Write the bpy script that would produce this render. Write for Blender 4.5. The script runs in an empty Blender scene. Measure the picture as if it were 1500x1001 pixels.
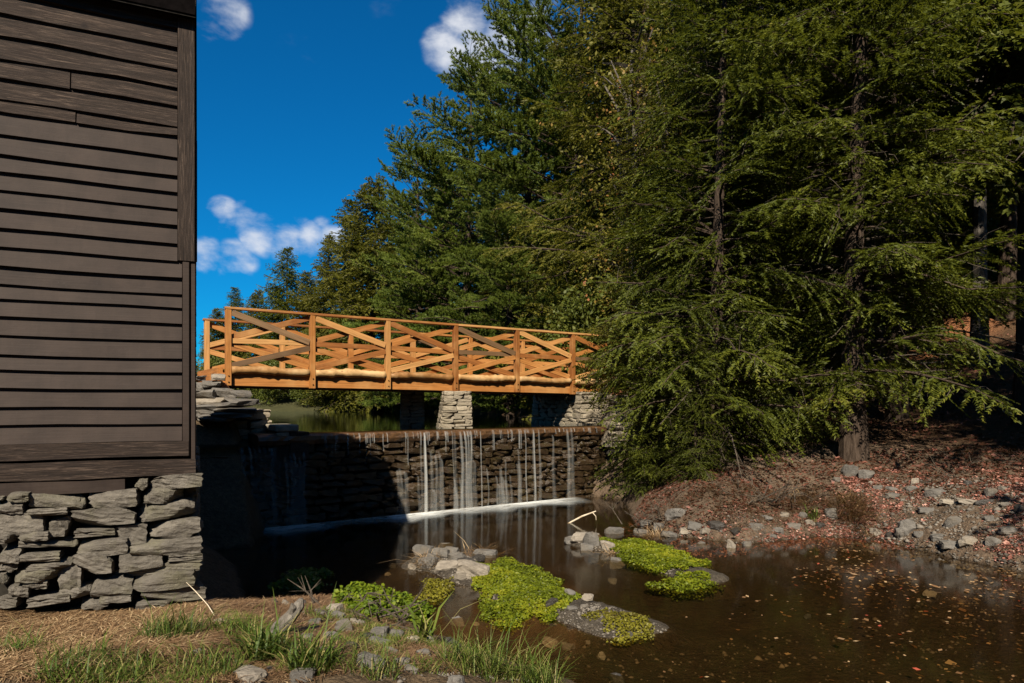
import bpy, math, random
import numpy as np
from mathutils import Vector, Matrix

S = bpy.context.scene
COL = S.collection
R = math.radians
rng = np.random.default_rng(7)
random.seed(7)

# ------------------------------------------------------------------ camera, sky, sun, exposure
CAMZ = 2.2          # eye above the stream level (z = 0)
HOR = 592.0         # horizon row in the photograph
cam = bpy.data.cameras.new('camera'); cam.lens = 24; cam.sensor_width = 36
cam.shift_y = 91.5 / 1500; cam.clip_start = 0.05; cam.clip_end = 2000
camo = bpy.data.objects.new('camera', cam); COL.objects.link(camo)
camo.location = (0, 0, CAMZ); camo.rotation_euler = (R(90), 0, 0)
S.camera = camo

SUN_EL = R(41.0)
SUN_H = Vector((-0.135, -0.99, 0)).normalized()
TO_SUN = (SUN_H * math.cos(SUN_EL) + Vector((0, 0, math.sin(SUN_EL)))).normalized()
sun = bpy.data.lights.new('sun', 'SUN'); sun.energy = 5.0; sun.angle = R(0.5); sun.color = (1.0, 0.90, 0.74)
suno = bpy.data.objects.new('sun', sun); COL.objects.link(suno)
suno.rotation_euler = (-TO_SUN).to_track_quat('-Z', 'Y').to_euler()
suno.location = (-5, -20, 30)

W = bpy.data.worlds.new('World'); S.world = W; W.use_nodes = True
def build_world():
    nt = W.node_tree; nt.nodes.clear(); N = nt.nodes.new; L = nt.links.new
    out = N('ShaderNodeOutputWorld'); bg = N('ShaderNodeBackground'); bg.inputs[1].default_value = 0.05
    sky = N('ShaderNodeTexSky'); sky.sky_type = 'NISHITA'; sky.sun_disc = False
    sky.sun_elevation = SUN_EL; sky.sun_rotation = math.atan2(SUN_H.x, SUN_H.y)
    sky.air_density = 1.0; sky.dust_density = 0.2; sky.ozone_density = 3.0; sky.altitude = 300
    pol = N('ShaderNodeMix'); pol.data_type = 'RGBA'; pol.blend_type = 'MULTIPLY'; pol.inputs[0].default_value = 1
    pol.inputs[7].default_value = (0.025, 0.64, 1.06, 1)     # polarising filter: deep blue
    L(sky.outputs[0], pol.inputs[6])
    # clouds: soft puffs round given directions, broken up by noise
    tc = N('ShaderNodeTexCoord')
    nz = N('ShaderNodeTexNoise'); nz.inputs['Scale'].default_value = 9; nz.inputs['Detail'].default_value = 8
    nz.inputs['Roughness'].default_value = 0.55; nz.inputs['Distortion'].default_value = 0.3
    mp = N('ShaderNodeMapping'); mp.inputs['Scale'].default_value = (1, 1, 1.8)
    L(tc.outputs['Generated'], mp.inputs[0]); L(mp.outputs[0], nz.inputs['Vector'])
    nz2 = N('ShaderNodeTexNoise'); nz2.inputs['Scale'].default_value = 26; nz2.inputs['Detail'].default_value = 6
    L(mp.outputs[0], nz2.inputs['Vector'])
    def math_(op, a, b=None, c=None):
        m = N('ShaderNodeMath'); m.operation = op
        for i, v in enumerate((a, b, c)):
            if v is None: continue
            if isinstance(v, (int, float)): m.inputs[i].default_value = v
            else: L(v, m.inputs[i])
        return m.outputs[0]
    blobs = []
    for (px, py, r, s) in [(652, 74, 28, .8), (684, 28, 30, .72), (712, 80, 28, .8), (745, 60, 34, .9), (775, 22, 36, .9), (740, 4, 30, .7), (805, 55, 30, .8),
                           (312, 12, 36, .75), (292, 26, 26, .6), (560, -10, 30, .16), (440, 105, 46, .12),
                           (328, 314, 20, .85), (358, 320, 20, .7), (384, 344, 26, .9), (418, 352, 26, .9), (455, 354, 24, .85), (486, 352, 20, .85),
                           (300, 373, 22, .7), (345, 382, 26, .62), (428, 318, 20, .55), (472, 328, 14, .4), (300, 140, 26, .1),
                           (180, 330, 60, .9), (-200, 200, 160, .9), (100, -300, 160, .9), (900, -420, 170, .9)]:
        blobs.append((Vector(((px - 750) / 1000, 1, (HOR - py) / 1000)).normalized(), r / 1000, s))
    rr = random.Random(3)
    for i in range(14):      # the rest of the sky
        a = rr.uniform(0.9, 5.4); e = rr.uniform(0.15, 1.2)
        blobs.append((Vector((math.sin(a) * math.cos(e), math.cos(a) * math.cos(e), math.sin(e))), rr.uniform(.06, .16), .9))
    acc = None
    for d, r, s in blobs:
        vd = N('ShaderNodeVectorMath'); vd.operation = 'DISTANCE'
        L(tc.outputs['Generated'], vd.inputs[0]); vd.inputs[1].default_value = d
        q = math_('DIVIDE', vd.outputs['Value'], r * 1.35)
        q = math_('MULTIPLY', q, q)
        q = math_('SUBTRACT', 1.0, q)
        q = math_('MAXIMUM', q, 0.0)
        q = math_('MULTIPLY', q, s)
        acc = q if acc is None else math_('MAXIMUM', acc, q)
    n = math_('ADD', math_('MULTIPLY', nz.outputs[0], 1.15), math_('MULTIPLY', nz2.outputs[0], .5))
    n = math_('SUBTRACT', n, 0.83)
    f = math_('MULTIPLY_ADD', n, 3.3, acc)
    f = math_('MULTIPLY', f, math_('MINIMUM', math_('MULTIPLY', acc, 3.0), 1.0))
    ss = N('ShaderNodeMapRange'); ss.interpolation_type = 'SMOOTHSTEP'
    ss.inputs['From Min'].default_value = 0.10; ss.inputs['From Max'].default_value = 1.75
    L(f, ss.inputs['Value'])
    mx = N('ShaderNodeMix'); mx.data_type = 'RGBA'
    L(ss.outputs[0], mx.inputs[0]); L(pol.outputs[2], mx.inputs[6])
    mx.inputs[7].default_value = (8.6, 8.8, 9.3, 1)
    L(mx.outputs[2], bg.inputs[0]); L(bg.outputs[0], out.inputs[0])
build_world()
S.view_settings.view_transform = 'Standard'; S.view_settings.look = 'None'
S.view_settings.gamma = 1; S.view_settings.use_curve_mapping = False
S.view_settings.exposure = 0.95
cy = S.cycles
cy.use_denoising = True
cy.max_bounces = 6; cy.diffuse_bounces = 2; cy.glossy_bounces = 2; cy.transmission_bounces = 3
cy.transparent_max_bounces = 16; cy.caustics_reflective = False; cy.caustics_refractive = False
cy.sample_clamp_indirect = 4

# ------------------------------------------------------------------ small helpers
def P(px, py, Y):
    return np.array(((px - 750) / 1000 * Y, Y, CAMZ + (HOR - py) / 1000 * Y))
def proj(p):
    p = np.asarray(p); return np.stack((750 + 1000 * p[..., 0] / p[..., 1], HOR - 1000 * (p[..., 2] - CAMZ) / p[..., 1]), -1)

def tag(o, label=None, cat=None, group=None, kind=None):
    if label: o['label'] = label
    if cat: o['category'] = cat
    if group: o['group'] = group
    if kind: o['kind'] = kind
    return o
def obj(name, me, mat=None, parent=None, loc=None, rot=None, scl=None):
    o = bpy.data.objects.new(name, me); COL.objects.link(o)
    if mat is not None and me is not None and not me.materials: me.materials.append(mat)
    if parent is not None: o.parent = parent
    if loc is not None: o.location = loc
    if rot is not None: o.rotation_euler = rot
    if scl is not None: o.scale = scl
    return o
def empty(name, loc=(0, 0, 0), rz=0):
    o = bpy.data.objects.new(name, None); COL.objects.link(o); o.location = loc; o.rotation_euler = (0, 0, rz)
    o.empty_display_size = .1
    return o
def mesh(name, V, F, smooth=False):
    me = bpy.data.meshes.new(name); me.from_pydata([tuple(v) for v in V], [], [tuple(f) for f in F]); me.update()
    if smooth: me.polygons.foreach_set('use_smooth', [True] * len(me.polygons))
    return me
def fastmesh(name, V, F, tint=None, smooth=False):
    """V (n,3), F (m,k) arrays of equal-size faces"""
    V = np.asarray(V, np.float32); F = np.asarray(F, np.int32); m, k = F.shape
    me = bpy.data.meshes.new(name)
    me.vertices.add(len(V)); me.vertices.foreach_set('co', V.ravel())
    me.loops.add(m * k); me.loops.foreach_set('vertex_index', F.ravel())
    me.polygons.add(m); me.polygons.foreach_set('loop_start', np.arange(0, m * k, k, dtype=np.int32))
    me.update(calc_edges=True)
    if smooth: me.polygons.foreach_set('use_smooth', np.ones(m, bool))
    if tint is not None:
        a = me.attributes.new('tint', 'FLOAT', 'FACE'); a.data.foreach_set('value', np.asarray(tint, np.float32))
    me.validate()
    return me

BOXF = [(0, 3, 2, 1), (4, 5, 6, 7), (0, 1, 5, 4), (1, 2, 6, 5), (2, 3, 7, 6), (3, 0, 4, 7)]
def boxv(x0, x1, y0, y1, z0, z1):
    return [(x0, y0, z0), (x1, y0, z0), (x1, y1, z0), (x0, y1, z0), (x0, y0, z1), (x1, y0, z1), (x1, y1, z1), (x0, y1, z1)]
class MB:
    def __init__(s): s.V = []; s.F = []
    def add(s, V, F):
        n = len(s.V); s.V += [tuple(v) for v in V]; s.F += [tuple(i + n for i in f) for f in F]
    def box(s, *a): s.add(boxv(*a), BOXF)
    def bar(s, a, b, w, h, up=(0, 0, 1)):
        a = Vector(a); b = Vector(b); d = (b - a).normalized(); u = Vector(up); sd = d.cross(u).normalized(); u = sd.cross(d).normalized()
        V = []
        for p in (a, b):
            for (i, j) in ((-1, -1), (1, -1), (1, 1), (-1, 1)): V.append(p + sd * (w / 2 * i) + u * (h / 2 * j))
        s.add(V, [(0, 1, 2, 3), (7, 6, 5, 4), (0, 4, 5, 1), (1, 5, 6, 2), (2, 6, 7, 3), (3, 7, 4, 0)])
    def tube(s, pts, rad, n=6):
        pts = [Vector(p) for p in pts]; V = []; k = len(pts)
        for i, p in enumerate(pts):
            d = (pts[min(i + 1, k - 1)] - pts[max(i - 1, 0)]).normalized()
            a = Vector((1, 0, 0)) if abs(d.x) < .8 else Vector((0, 1, 0))
            sd = d.cross(a).normalized(); u = sd.cross(d)
            for j in range(n):
                t = 2 * math.pi * j / n
                V.append(p + (sd * math.cos(t) + u * math.sin(t)) * rad[i])
        F = [(i * n + j, i * n + (j + 1) % n, (i + 1) * n + (j + 1) % n, (i + 1) * n + j) for i in range(k - 1) for j in range(n)]
        F.append(tuple(range(n - 1, -1, -1))); F.append(tuple((k - 1) * n + j for j in range(n)))
        s.add(V, F)
    def build(s, name, mat, parent=None, smooth=False, bevel=0):
        me = mesh(name, s.V, s.F, smooth); o = obj(name, me, mat, parent)
        if bevel:
            m = o.modifiers.new('b', 'BEVEL'); m.width = bevel; m.segments = 1; m.limit_method = 'ANGLE'
        return o

# ------------------------------------------------------------------ materials
class NT:
    def __init__(s, name):
        s.m = bpy.data.materials.new(name); s.m.use_nodes = True; s.t = s.m.node_tree; s.t.nodes.clear()
        s.out = s.n('ShaderNodeOutputMaterial')
    def n(s, t, **kw):
        o = s.t.nodes.new(t)
        for k, v in kw.items(): setattr(o, k, v)
        return o
    def l(s, a, b): s.t.links.new(a, b)
    def val(s, x, i):
        if isinstance(x, (int, float)): i.default_value = x
        elif isinstance(x, (tuple, list)):
            i.default_value = tuple(x) + ((1,) if len(x) == 3 and len(i.default_value) == 4 else ())
        else: s.l(x, i)
    def coord(s, kind='Object', scale=(1, 1, 1), rnd=False, loc=(0, 0, 0)):
        tc = s.n('ShaderNodeTexCoord'); mp = s.n('ShaderNodeMapping'); mp.inputs['Scale'].default_value = scale
        mp.inputs['Location'].default_value = loc
        s.l(tc.outputs[kind], mp.inputs[0])
        if rnd:
            oi = s.n('ShaderNodeObjectInfo'); v = s.n('ShaderNodeVectorMath', operation='MULTIPLY_ADD')
            s.l(oi.outputs['Random'], v.inputs[0]); v.inputs[1].default_value = (37, 91, 53); s.l(mp.outputs[0], v.inputs[2])
            return v.outputs[0]
        return mp.outputs[0]
    def noise(s, vec, scale=5, detail=4, rough=.55, dist=0, out=0):
        o = s.n('ShaderNodeTexNoise'); s.l(vec, o.inputs['Vector'])
        o.inputs['Scale'].default_value = scale; o.inputs['Detail'].default_value = detail
        o.inputs['Roughness'].default_value = rough; o.inputs['Distortion'].default_value = dist
        return o.outputs[out]
    def ramp(s, f, stops, interp='LINEAR'):
        o = s.n('ShaderNodeValToRGB'); o.color_ramp.interpolation = interp
        e = o.color_ramp.elements
        while len(e) < len(stops): e.new(.5)
        for i, (p, c) in enumerate(stops):
            e[i].position = p; e[i].color = tuple(c) + (1,) if len(c) == 3 else c
        s.val(f, o.inputs[0]); return o.outputs[0]
    def mix(s, f, a, b, mode='MIX'):
        o = s.n('ShaderNodeMix', data_type='RGBA', blend_type=mode); s.val(f, o.inputs[0]); s.val(a, o.inputs[6]); s.val(b, o.inputs[7]); return o.outputs[2]
    def math(s, op, a, b=0.0, c=0.0, clamp=False):
        o = s.n('ShaderNodeMath', operation=op, use_clamp=clamp)
        s.val(a, o.inputs[0]); s.val(b, o.inputs[1]); s.val(c, o.inputs[2]); return o.outputs[0]
    def attr(s, name, out='Fac'):
        o = s.n('ShaderNodeAttribute', attribute_name=name); return o.outputs[out]
    def rnd(s): return s.n('ShaderNodeObjectInfo').outputs['Random']
    def bump(s, h, strength=.3, dist=.02):
        o = s.n('ShaderNodeBump'); o.inputs['Strength'].default_value = strength; o.inputs['Distance'].default_value = dist
        s.l(h, o.inputs['Height']); return o.outputs[0]
    def pbr(s, col, rough=.8, normal=None, spec=.3):
        o = s.n('ShaderNodeBsdfPrincipled'); s.val(col, o.inputs['Base Color']); s.val(rough, o.inputs['Roughness'])
        o.inputs['Specular IOR Level'].default_value = spec
        if normal is not None: s.l(normal, o.inputs['Normal'])
        s.l(o.outputs[0], s.out.inputs[0]); return s.m

def m_paint():          # dark brown painted clapboard
    t = NT('brown_paint'); v = t.coord('Object', (1.2, 30, 30), True); w = t.coord('Object', (1, 1, 1), True)
    g = t.noise(v, 3, 6, .6, .3); b = t.noise(w, 5, 5, .6); sp = t.noise(w, 60, 2, .5)
    c = t.ramp(b, [(.3, (.0165, .0105, .0082)), (.7, (.034, .0226, .0176))])
    ft = t.noise(t.coord('Object', (14, 1, 1.2), True), 1.3, 5, .6); c = t.mix(t.ramp(ft, [(.52, (0, 0, 0)), (.74, (.5, .5, .5))]), c, (.015, .0095, .0072))
    c = t.mix(t.math('MULTIPLY', t.ramp(g, [(.55, (0, 0, 0)), (.75, (1, 1, 1))]), .45), c, (.045, .0315, .0255))
    c = t.mix(t.ramp(sp, [(.68, (0, 0, 0)), (.74, (1, 1, 1))]), c, (.030, .022, .018))
    c = t.mix(t.math('MULTIPLY', t.rnd(), .3), c, (.036, .0240, .0188))
    h = t.math('ADD', g, t.math('MULTIPLY', sp, .3))
    return t.pbr(c, .72, t.bump(h, .35, .004), .25)
def m_weathered(name='weathered_wood', vec=(.9, 22, 22)):      # bare weathered boards under the eave
    t = NT(name); v = t.coord('Object', vec, True); w = t.coord('Object', (1, 1, 1), True)
    kn = t.n('ShaderNodeTexVoronoi'); kn.inputs['Scale'].default_value = 3.2; t.l(w, kn.inputs['Vector'])
    g = t.noise(v, 3.2, 8, .7, 1.6); f = t.noise(v, 14, 4, .6, .5); b = t.noise(w, 3, 4, .6)
    c = t.ramp(g, [(.36, (.007, .0048, .0038)), (.52, (.025, .0165, .0125)), (.66, (.10, .071, .054))])
    c = t.mix(t.ramp(f, [(.52, (0, 0, 0)), (.62, (.7, .7, .7))]), c, (.012, .008, .0065))
    c = t.mix(t.ramp(b, [(.35, (0, 0, 0)), (.7, (.6, .6, .6))]), c, (.026, .018, .0145))
    c = t.mix(t.ramp(kn.outputs['Distance'], [(.03, (1, 1, 1)), (.09, (0, 0, 0))]), c, (.012, .008, .007))
    return t.pbr(c, .8, t.bump(t.math('ADD', g, f), .6, .006), .2)
def m_bridge(name, a, b, c3, vec=(1.0, 24, 24)):
    t = NT(name); v = t.coord('Object', vec, True); w = t.coord('Object', (1, 1, 1), True)
    g = t.noise(v, 1.6, 6, .6, .6); p = t.noise(w, 1.3, 4, .6); k = t.n('ShaderNodeTexVoronoi'); k.inputs['Scale'].default_value = 2.2; t.l(w, k.inputs['Vector'])
    c = t.ramp(t.rnd(), [(0, a), (.55, b), (1, c3)])
    c = t.mix(1.0, c, t.ramp(g, [(.32, (.62, .58, .52)), (.66, (1.15, 1.15, 1.15))]), 'MULTIPLY')
    c = t.mix(t.ramp(p, [(.5, (0, 0, 0)), (.75, (.75, .75, .75))]), c, c3)
    c = t.mix(t.ramp(k.outputs['Distance'], [(.02, (.9, .9, .9)), (.05, (0, 0, 0))]), c, (.12, .045, .015))
    return t.pbr(c, .62, t.bump(g, .25, .004), .3)
def m_stone(name, lo, hi, lich=(.20, .20, .10), lf=.35, wet=False):
    t = NT(name); ge = t.n('ShaderNodeNewGeometry'); oi = t.n('ShaderNodeObjectInfo')
    va = t.n('ShaderNodeVectorMath', operation='MULTIPLY_ADD'); t.l(oi.outputs['Random'], va.inputs[0]); va.inputs[1].default_value = (37, 91, 53); t.l(ge.outputs['Position'], va.inputs[2])
    w = va.outputs[0]; mp = t.n('ShaderNodeMapping'); mp.inputs['Scale'].default_value = (1, 1, 2.0); t.l(w, mp.inputs[0]); u = mp.outputs[0]
    a = t.noise(w, 6, 7, .65); b = t.noise(u, 22, 8, .7); c_ = t.noise(w, 90, 4, .6)
    c = t.ramp(t.math('ADD', t.math('MULTIPLY', a, .55), t.math('MULTIPLY', b, .45)), [(.34, lo), (.66, hi)])
    md = tuple((x + y) / 2 for x, y in zip(lo, hi))
    r = t.rnd()
    c = t.mix(t.math('MULTIPLY', r, .55), c, tuple(x * .62 for x in md))
    c = t.mix(t.math('MULTIPLY', t.ramp(t.noise(w, 4.5, 5, .6), [(.48, (0, 0, 0)), (.68, (1, 1, 1))]), lf), c, lich)
    c = t.mix(t.ramp(c_, [(.62, (0, 0, 0)), (.72, (.5, .5, .5))]), c, tuple(min(1, x * 1.5) for x in hi))
    h = t.math('ADD', t.math('MULTIPLY', b, .8), t.math('ADD', t.math('MULTIPLY', c_, .25), a))
    return t.pbr(c, .35 if wet else .85, t.bump(h, .8, .025), .28 if wet else .22)
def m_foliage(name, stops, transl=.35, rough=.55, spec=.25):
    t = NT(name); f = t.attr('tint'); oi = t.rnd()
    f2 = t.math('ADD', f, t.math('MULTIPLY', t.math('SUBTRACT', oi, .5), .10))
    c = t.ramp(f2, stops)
    p = t.n('ShaderNodeBsdfPrincipled'); t.val(c, p.inputs['Base Color']); p.inputs['Roughness'].default_value = rough
    p.inputs['Specular IOR Level'].default_value = spec
    tr = t.n('ShaderNodeBsdfTranslucent'); t.val(t.mix(.4, c, (.14, .15, .01)), tr.inputs[0])
    mx = t.n('ShaderNodeMixShader'); mx.inputs[0].default_value = transl
    t.l(p.outputs[0], mx.inputs[1]); t.l(tr.outputs[0], mx.inputs[2]); t.l(mx.outputs[0], t.out.inputs[0]); return t.m
def m_bark(name, lo, hi):
    t = NT(name); v = t.coord('Object', (9, 9, 1.6)); a = t.noise(v, 2.5, 8, .7, .6); b = t.noise(t.coord(), 2, 4)
    c = t.ramp(a, [(.35, lo), (.7, hi)]); c = t.mix(t.math('MULTIPLY', b, .5), c, tuple(x * .5 for x in lo))
    return t.pbr(c, .9, t.bump(a, 1.0, .04), .1)
def m_ground():
    t = NT('ground_soil'); v = t.coord('Object', (1, 1, 1))
    c0 = t.attr('Col', 'Color')
    a = t.noise(v, 1.7, 6, .6); b = t.noise(v, 13, 6, .65); d = t.noise(v, 60, 4, .6)
    vo = t.n('ShaderNodeTexVoronoi'); vo.inputs['Scale'].default_value = 24; t.l(v, vo.inputs['Vector'])
    f = t.math('ADD', t.math('MULTIPLY', a, .5), t.math('MULTIPLY', b, .9))
    c = t.mix(1.0, c0, t.ramp(f, [(.45, (.45, .45, .45)), (.95, (1.35, 1.3, 1.25))]), 'MULTIPLY')
    c = t.mix(1.0, c, t.ramp(d, [(.35, (.6, .6, .6)), (.7, (1.3, 1.3, 1.3))]), 'MULTIPLY')
    h = t.math('ADD', t.math('MULTIPLY', b, 1.2), t.math('ADD', t.math('MULTIPLY', vo.outputs['Distance'], -.35), t.math('MULTIPLY', d, .4)))
    return t.pbr(c, .9, t.bump(h, 1.0, .05), .15)
def m_water(name, tint, rough, bump, scl, gcol=(.9, .95, 1)):
    t = NT(name); v = t.coord('Object', scl); h = t.noise(v, 1.0, 3, .5, .4); h2 = t.noise(v, 6.0, 2, .5)
    nrm = t.bump(t.math('ADD', h, t.math('MULTIPLY', h2, .12)), bump, .05)
    lw = t.n('ShaderNodeLayerWeight'); lw.inputs[0].default_value = .5; t.l(nrm, lw.inputs['Normal'])
    fr = t.math('MULTIPLY_ADD', t.math('POWER', lw.outputs['Facing'], 5.0), .98, .02)
    tr = t.n('ShaderNodeBsdfTransparent'); t.val(tint, tr.inputs[0])
    gl = t.n('ShaderNodeBsdfGlossy'); gl.inputs['Roughness'].default_value = rough; t.val(gcol, gl.inputs['Color']); t.l(nrm, gl.inputs['Normal'])
    mx = t.n('ShaderNodeMixShader'); t.l(fr, mx.inputs[0]); t.l(tr.outputs[0], mx.inputs[1]); t.l(gl.outputs[0], mx.inputs[2])
    t.l(mx.outputs[0], t.out.inputs[0]); return t.m
def m_fall(name, dens, sx=30, vert=True, lo=.45, hi=.75):
    """falling or foaming white water: streaks of spray over clear gaps"""
    t = NT(name)
    v = t.coord('UV', (sx, 1.2, 1) if vert else (sx, 5, 1), True)
    a = t.noise(v, 1.0, 6, .6); b = t.noise(v, 4.0, 3, .6)
    f = t.ramp(t.math('ADD', t.math('MULTIPLY', a, .7), t.math('MULTIPLY', b, .3)), [(lo, (0, 0, 0)), (hi, (1, 1, 1))])
    e = t.attr('edge'); f = t.math('MULTIPLY', t.math('MULTIPLY', f, e), dens, clamp=True)
    df = t.n('ShaderNodeBsdfDiffuse'); df.inputs[0].default_value = (.8, .82, .8, 1)
    tl = t.n('ShaderNodeBsdfTranslucent'); tl.inputs[0].default_value = (.8, .82, .8, 1)
    m1 = t.n('ShaderNodeMixShader'); m1.inputs[0].default_value = .3; t.l(df.outputs[0], m1.inputs[1]); t.l(tl.outputs[0], m1.inputs[2])
    tr = t.n('ShaderNodeBsdfTransparent')
    mx = t.n('ShaderNodeMixShader'); t.l(f, mx.inputs[0]); t.l(tr.outputs[0], mx.inputs[1]); t.l(m1.outputs[0], mx.inputs[2])
    t.l(mx.outputs[0], t.out.inputs[0]); return t.m
def m_plain(name, lo, hi, scale=20, rough=.8, bump=.3, stretch=(1, 1, 1), spec=.2):
    t = NT(name); v = t.coord('Object', stretch, True); a = t.noise(v, scale, 5, .65)
    return t.pbr(t.ramp(a, [(.35, lo), (.65, hi)]), rough, t.bump(a, bump, .01), spec)

M = {}
M['paint'] = m_paint(); M['weathered'] = m_weathered(); M['weathered_v'] = m_weathered('weathered_post', (22, 22, .9))
M['cedar'] = m_bridge('fresh_cedar', (.20, .070, .015), (.33, .136, .033), (.42, .225, .080))
M['cedar_dark'] = m_bridge('greyed_cedar', (.10, .055, .024), (.18, .105, .050), (.14, .085, .045))
M['log'] = m_bridge('peeled_log', (.22, .105, .032), (.40, .235, .095), (.50, .36, .19), (2.5, 9, 9))
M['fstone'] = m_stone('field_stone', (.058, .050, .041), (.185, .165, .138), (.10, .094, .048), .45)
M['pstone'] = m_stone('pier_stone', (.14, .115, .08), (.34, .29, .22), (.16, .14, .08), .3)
M['dstone'] = m_stone('wet_dam_stone', (.014, .0085, .0045), (.058, .036, .018), (.036, .030, .009), .5, True)
M['rock'] = m_stone('river_rock', (.055, .050, .045), (.19, .175, .155), (.13, .10, .065), .45)
M['prock'] = m_stone('pale_rock', (.13, .11, .088), (.31, .27, .22), (.18, .14, .08), .3)
M['wrock'] = m_stone('wet_rock', (.02, .018, .016), (.07, .062, .055), (.04, .035, .02), .3, True)
M['hemlock'] = m_foliage('hemlock_needles', [(0, (.032, .042, .005)), (.4, (.074, .090, .010)), (.75, (.118, .132, .013)), (1, (.16, .148, .02))], .42)
M['hemlock_y'] = m_foliage('olive_hemlock_needles', [(0, (.050, .053, .006)), (.5, (.110, .106, .012)), (1, (.16, .14, .02))], .42)
M['pine'] = m_foliage('pine_needles', [(0, (.062, .092, .014)), (.45, (.125, .168, .024)), (.8, (.165, .200, .030)), (1, (.20, .19, .035))], .45)
M['leaf_g'] = m_foliage('shrub_leaves', [(0, (.05, .066, .011)), (.5, (.10, .118, .018)), (1, (.16, .155, .032))], .38)
M['leaf_y'] = m_foliage('autumn_leaves', [(0, (.11, .12, .015)), (.45, (.20, .17, .03)), (.7, (.27, .15, .04)), (1, (.30, .075, .04))], .4)
M['cress'] = m_foliage('watercress_leaves', [(0, (.055, .070, .004)), (.5, (.125, .155, .006)), (1, (.22, .215, .012))], .30, .5, .25)
M['cress_o'] = m_foliage('yellowing_watercress_leaves', [(0, (.07, .052, .012)), (.5, (.135, .125, .012)), (1, (.20, .18, .02))], .30, .5, .2)
M['cress_g'] = m_foliage('green_watercress_leaves', [(0, (.045, .075, .005)), (.5, (.10, .145, .007)), (1, (.17, .205, .014))], .30, .5, .25)
M['grass'] = m_foliage('grass_blades', [(0, (.028, .052, .008)), (.45, (.065, .105, .013)), (.75, (.12, .145, .022)), (1, (.28, .23, .09))], .30)
M['straw'] = m_foliage('dry_straw', [(0, (.045, .022, .010)), (.5, (.12, .062, .028)), (.85, (.22, .13, .06)), (1, (.42, .30, .16))], .15)
M['straw_l'] = m_foliage('matted_straw', [(0, (.06, .030, .014)), (.5, (.17, .098, .050)), (.85, (.28, .18, .095)), (1, (.48, .35, .20))], .15)
M['litter'] = m_foliage('fallen_leaf', [(0, (.06, .026, .014)), (.35, (.17, .062, .042)), (.7, (.34, .145, .11)), (1, (.46, .27, .21))], .15)
M['sunk'] = m_foliage('sunken_leaf', [(0, (.10, .05, .02)), (.5, (.24, .13, .06)), (.9, (.40, .28, .15)), (1, (.35, .07, .04))], .1)
M['bark'] = m_bark('hemlock_bark', (.030, .020, .014), (.11, .080, .060))
M['bark_p'] = m_bark('grey_bark', (.07, .06, .05), (.20, .175, .15))
M['twig'] = m_bark('dead_twig', (.055, .043, .032), (.16, .13, .10))
M['ground'] = m_ground()
M['river'] = m_water('stream_water', (.66, .56, .40), .10, .05, (.6, .6, 1))
M['pond'] = m_water('pond_water', (.28, .27, .14), .04, .07, (.5, 2.2, 1))
M['soffit'] = m_plain('eave_shade_black', (.0025, .002, .002), (.005, .004, .004), 20, .95, .2, (1, 1, 1), .02)  # near-black puts the eave's shade into its colour; bolts and sheathing share it
M['shingle'] = m_plain('roof_shingle', (.008, .007, .006), (.02, .018, .016), 20, .95, .3, (1, 1, 1), .02)
M['core'] = m_plain('dark_rubble_core', (.012, .010, .008), (.03, .026, .02), 12, .95, .6)
M['conc'] = m_plain('weathered_concrete', (.15, .13, .10), (.28, .25, .20), 9, .9, .5)
M['moss'] = m_plain('mossy_crest', (.035, .018, .008), (.10, .05, .02), 14, .45, .8, (1, 1, 1), .5)
M['gravel'] = m_plain('gravel_grain', (.05, .042, .034), (.20, .175, .145), 2, .9, .3)
M['bedstone'] = m_plain('stream_pebble', (.03, .022, .014), (.12, .09, .06), 2, .8, .3)
M['drift'] = m_bark('grey_driftwood', (.10, .085, .07), (.30, .27, .23))
M['stick'] = m_plain('pale_stick', (.40, .32, .22), (.60, .52, .40), 8, .8, .3)

# ------------------------------------------------------------------ terrain
def seg_dist(x, y, poly, closed=True):
    d = np.full(x.shape, 1e9); n = len(poly)
    for i in range(n if closed else n - 1):
        ax, ay = poly[i]; bx, by = poly[(i + 1) % n]
        ex, ey = bx - ax, by - ay
        t = np.clip(((x - ax) * ex + (y - ay) * ey) / (ex * ex + ey * ey + 1e-12), 0, 1)
        d = np.minimum(d, np.hypot(x - ax - t * ex, y - ay - t * ey))
    return d
def inside(x, y, poly):
    c = np.zeros(x.shape, bool); n = len(poly)
    for i in range(n):
        ax, ay = poly[i]; bx, by = poly[(i + 1) % n]
        cond = ((ay > y) != (by > y)) & (x < (bx - ax) * (y - ay) / ((by - ay) if by != ay else 1e-12) + ax)
        c ^= cond
    return c
def sdist(x, y, poly):
    d = seg_dist(x, y, poly); return np.where(inside(x, y, poly), -d, d)
def vnoise(x, y, s, seed=0):
    """cheap smooth value noise"""
    x = x * s + 100.3; y = y * s + 57.1; xi = np.floor(x); yi = np.floor(y); fx = x - xi; fy = y - yi
    fx = fx * fx * (3 - 2 * fx); fy = fy * fy * (3 - 2 * fy)
    def h(a, b):
        v = np.sin(a * 127.1 + b * 311.7 + seed * 74.7) * 43758.5453; return v - np.floor(v)
    return (h(xi, yi) * (1 - fx) + h(xi + 1, yi) * fx) * (1 - fy) + (h(xi, yi + 1) * (1 - fx) + h(xi + 1, yi + 1) * fx) * fy - .5
def sm(a, b, v):
    t = np.clip((v - a) / (b - a), 0, 1); return t * t * (3 - 2 * t)

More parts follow.
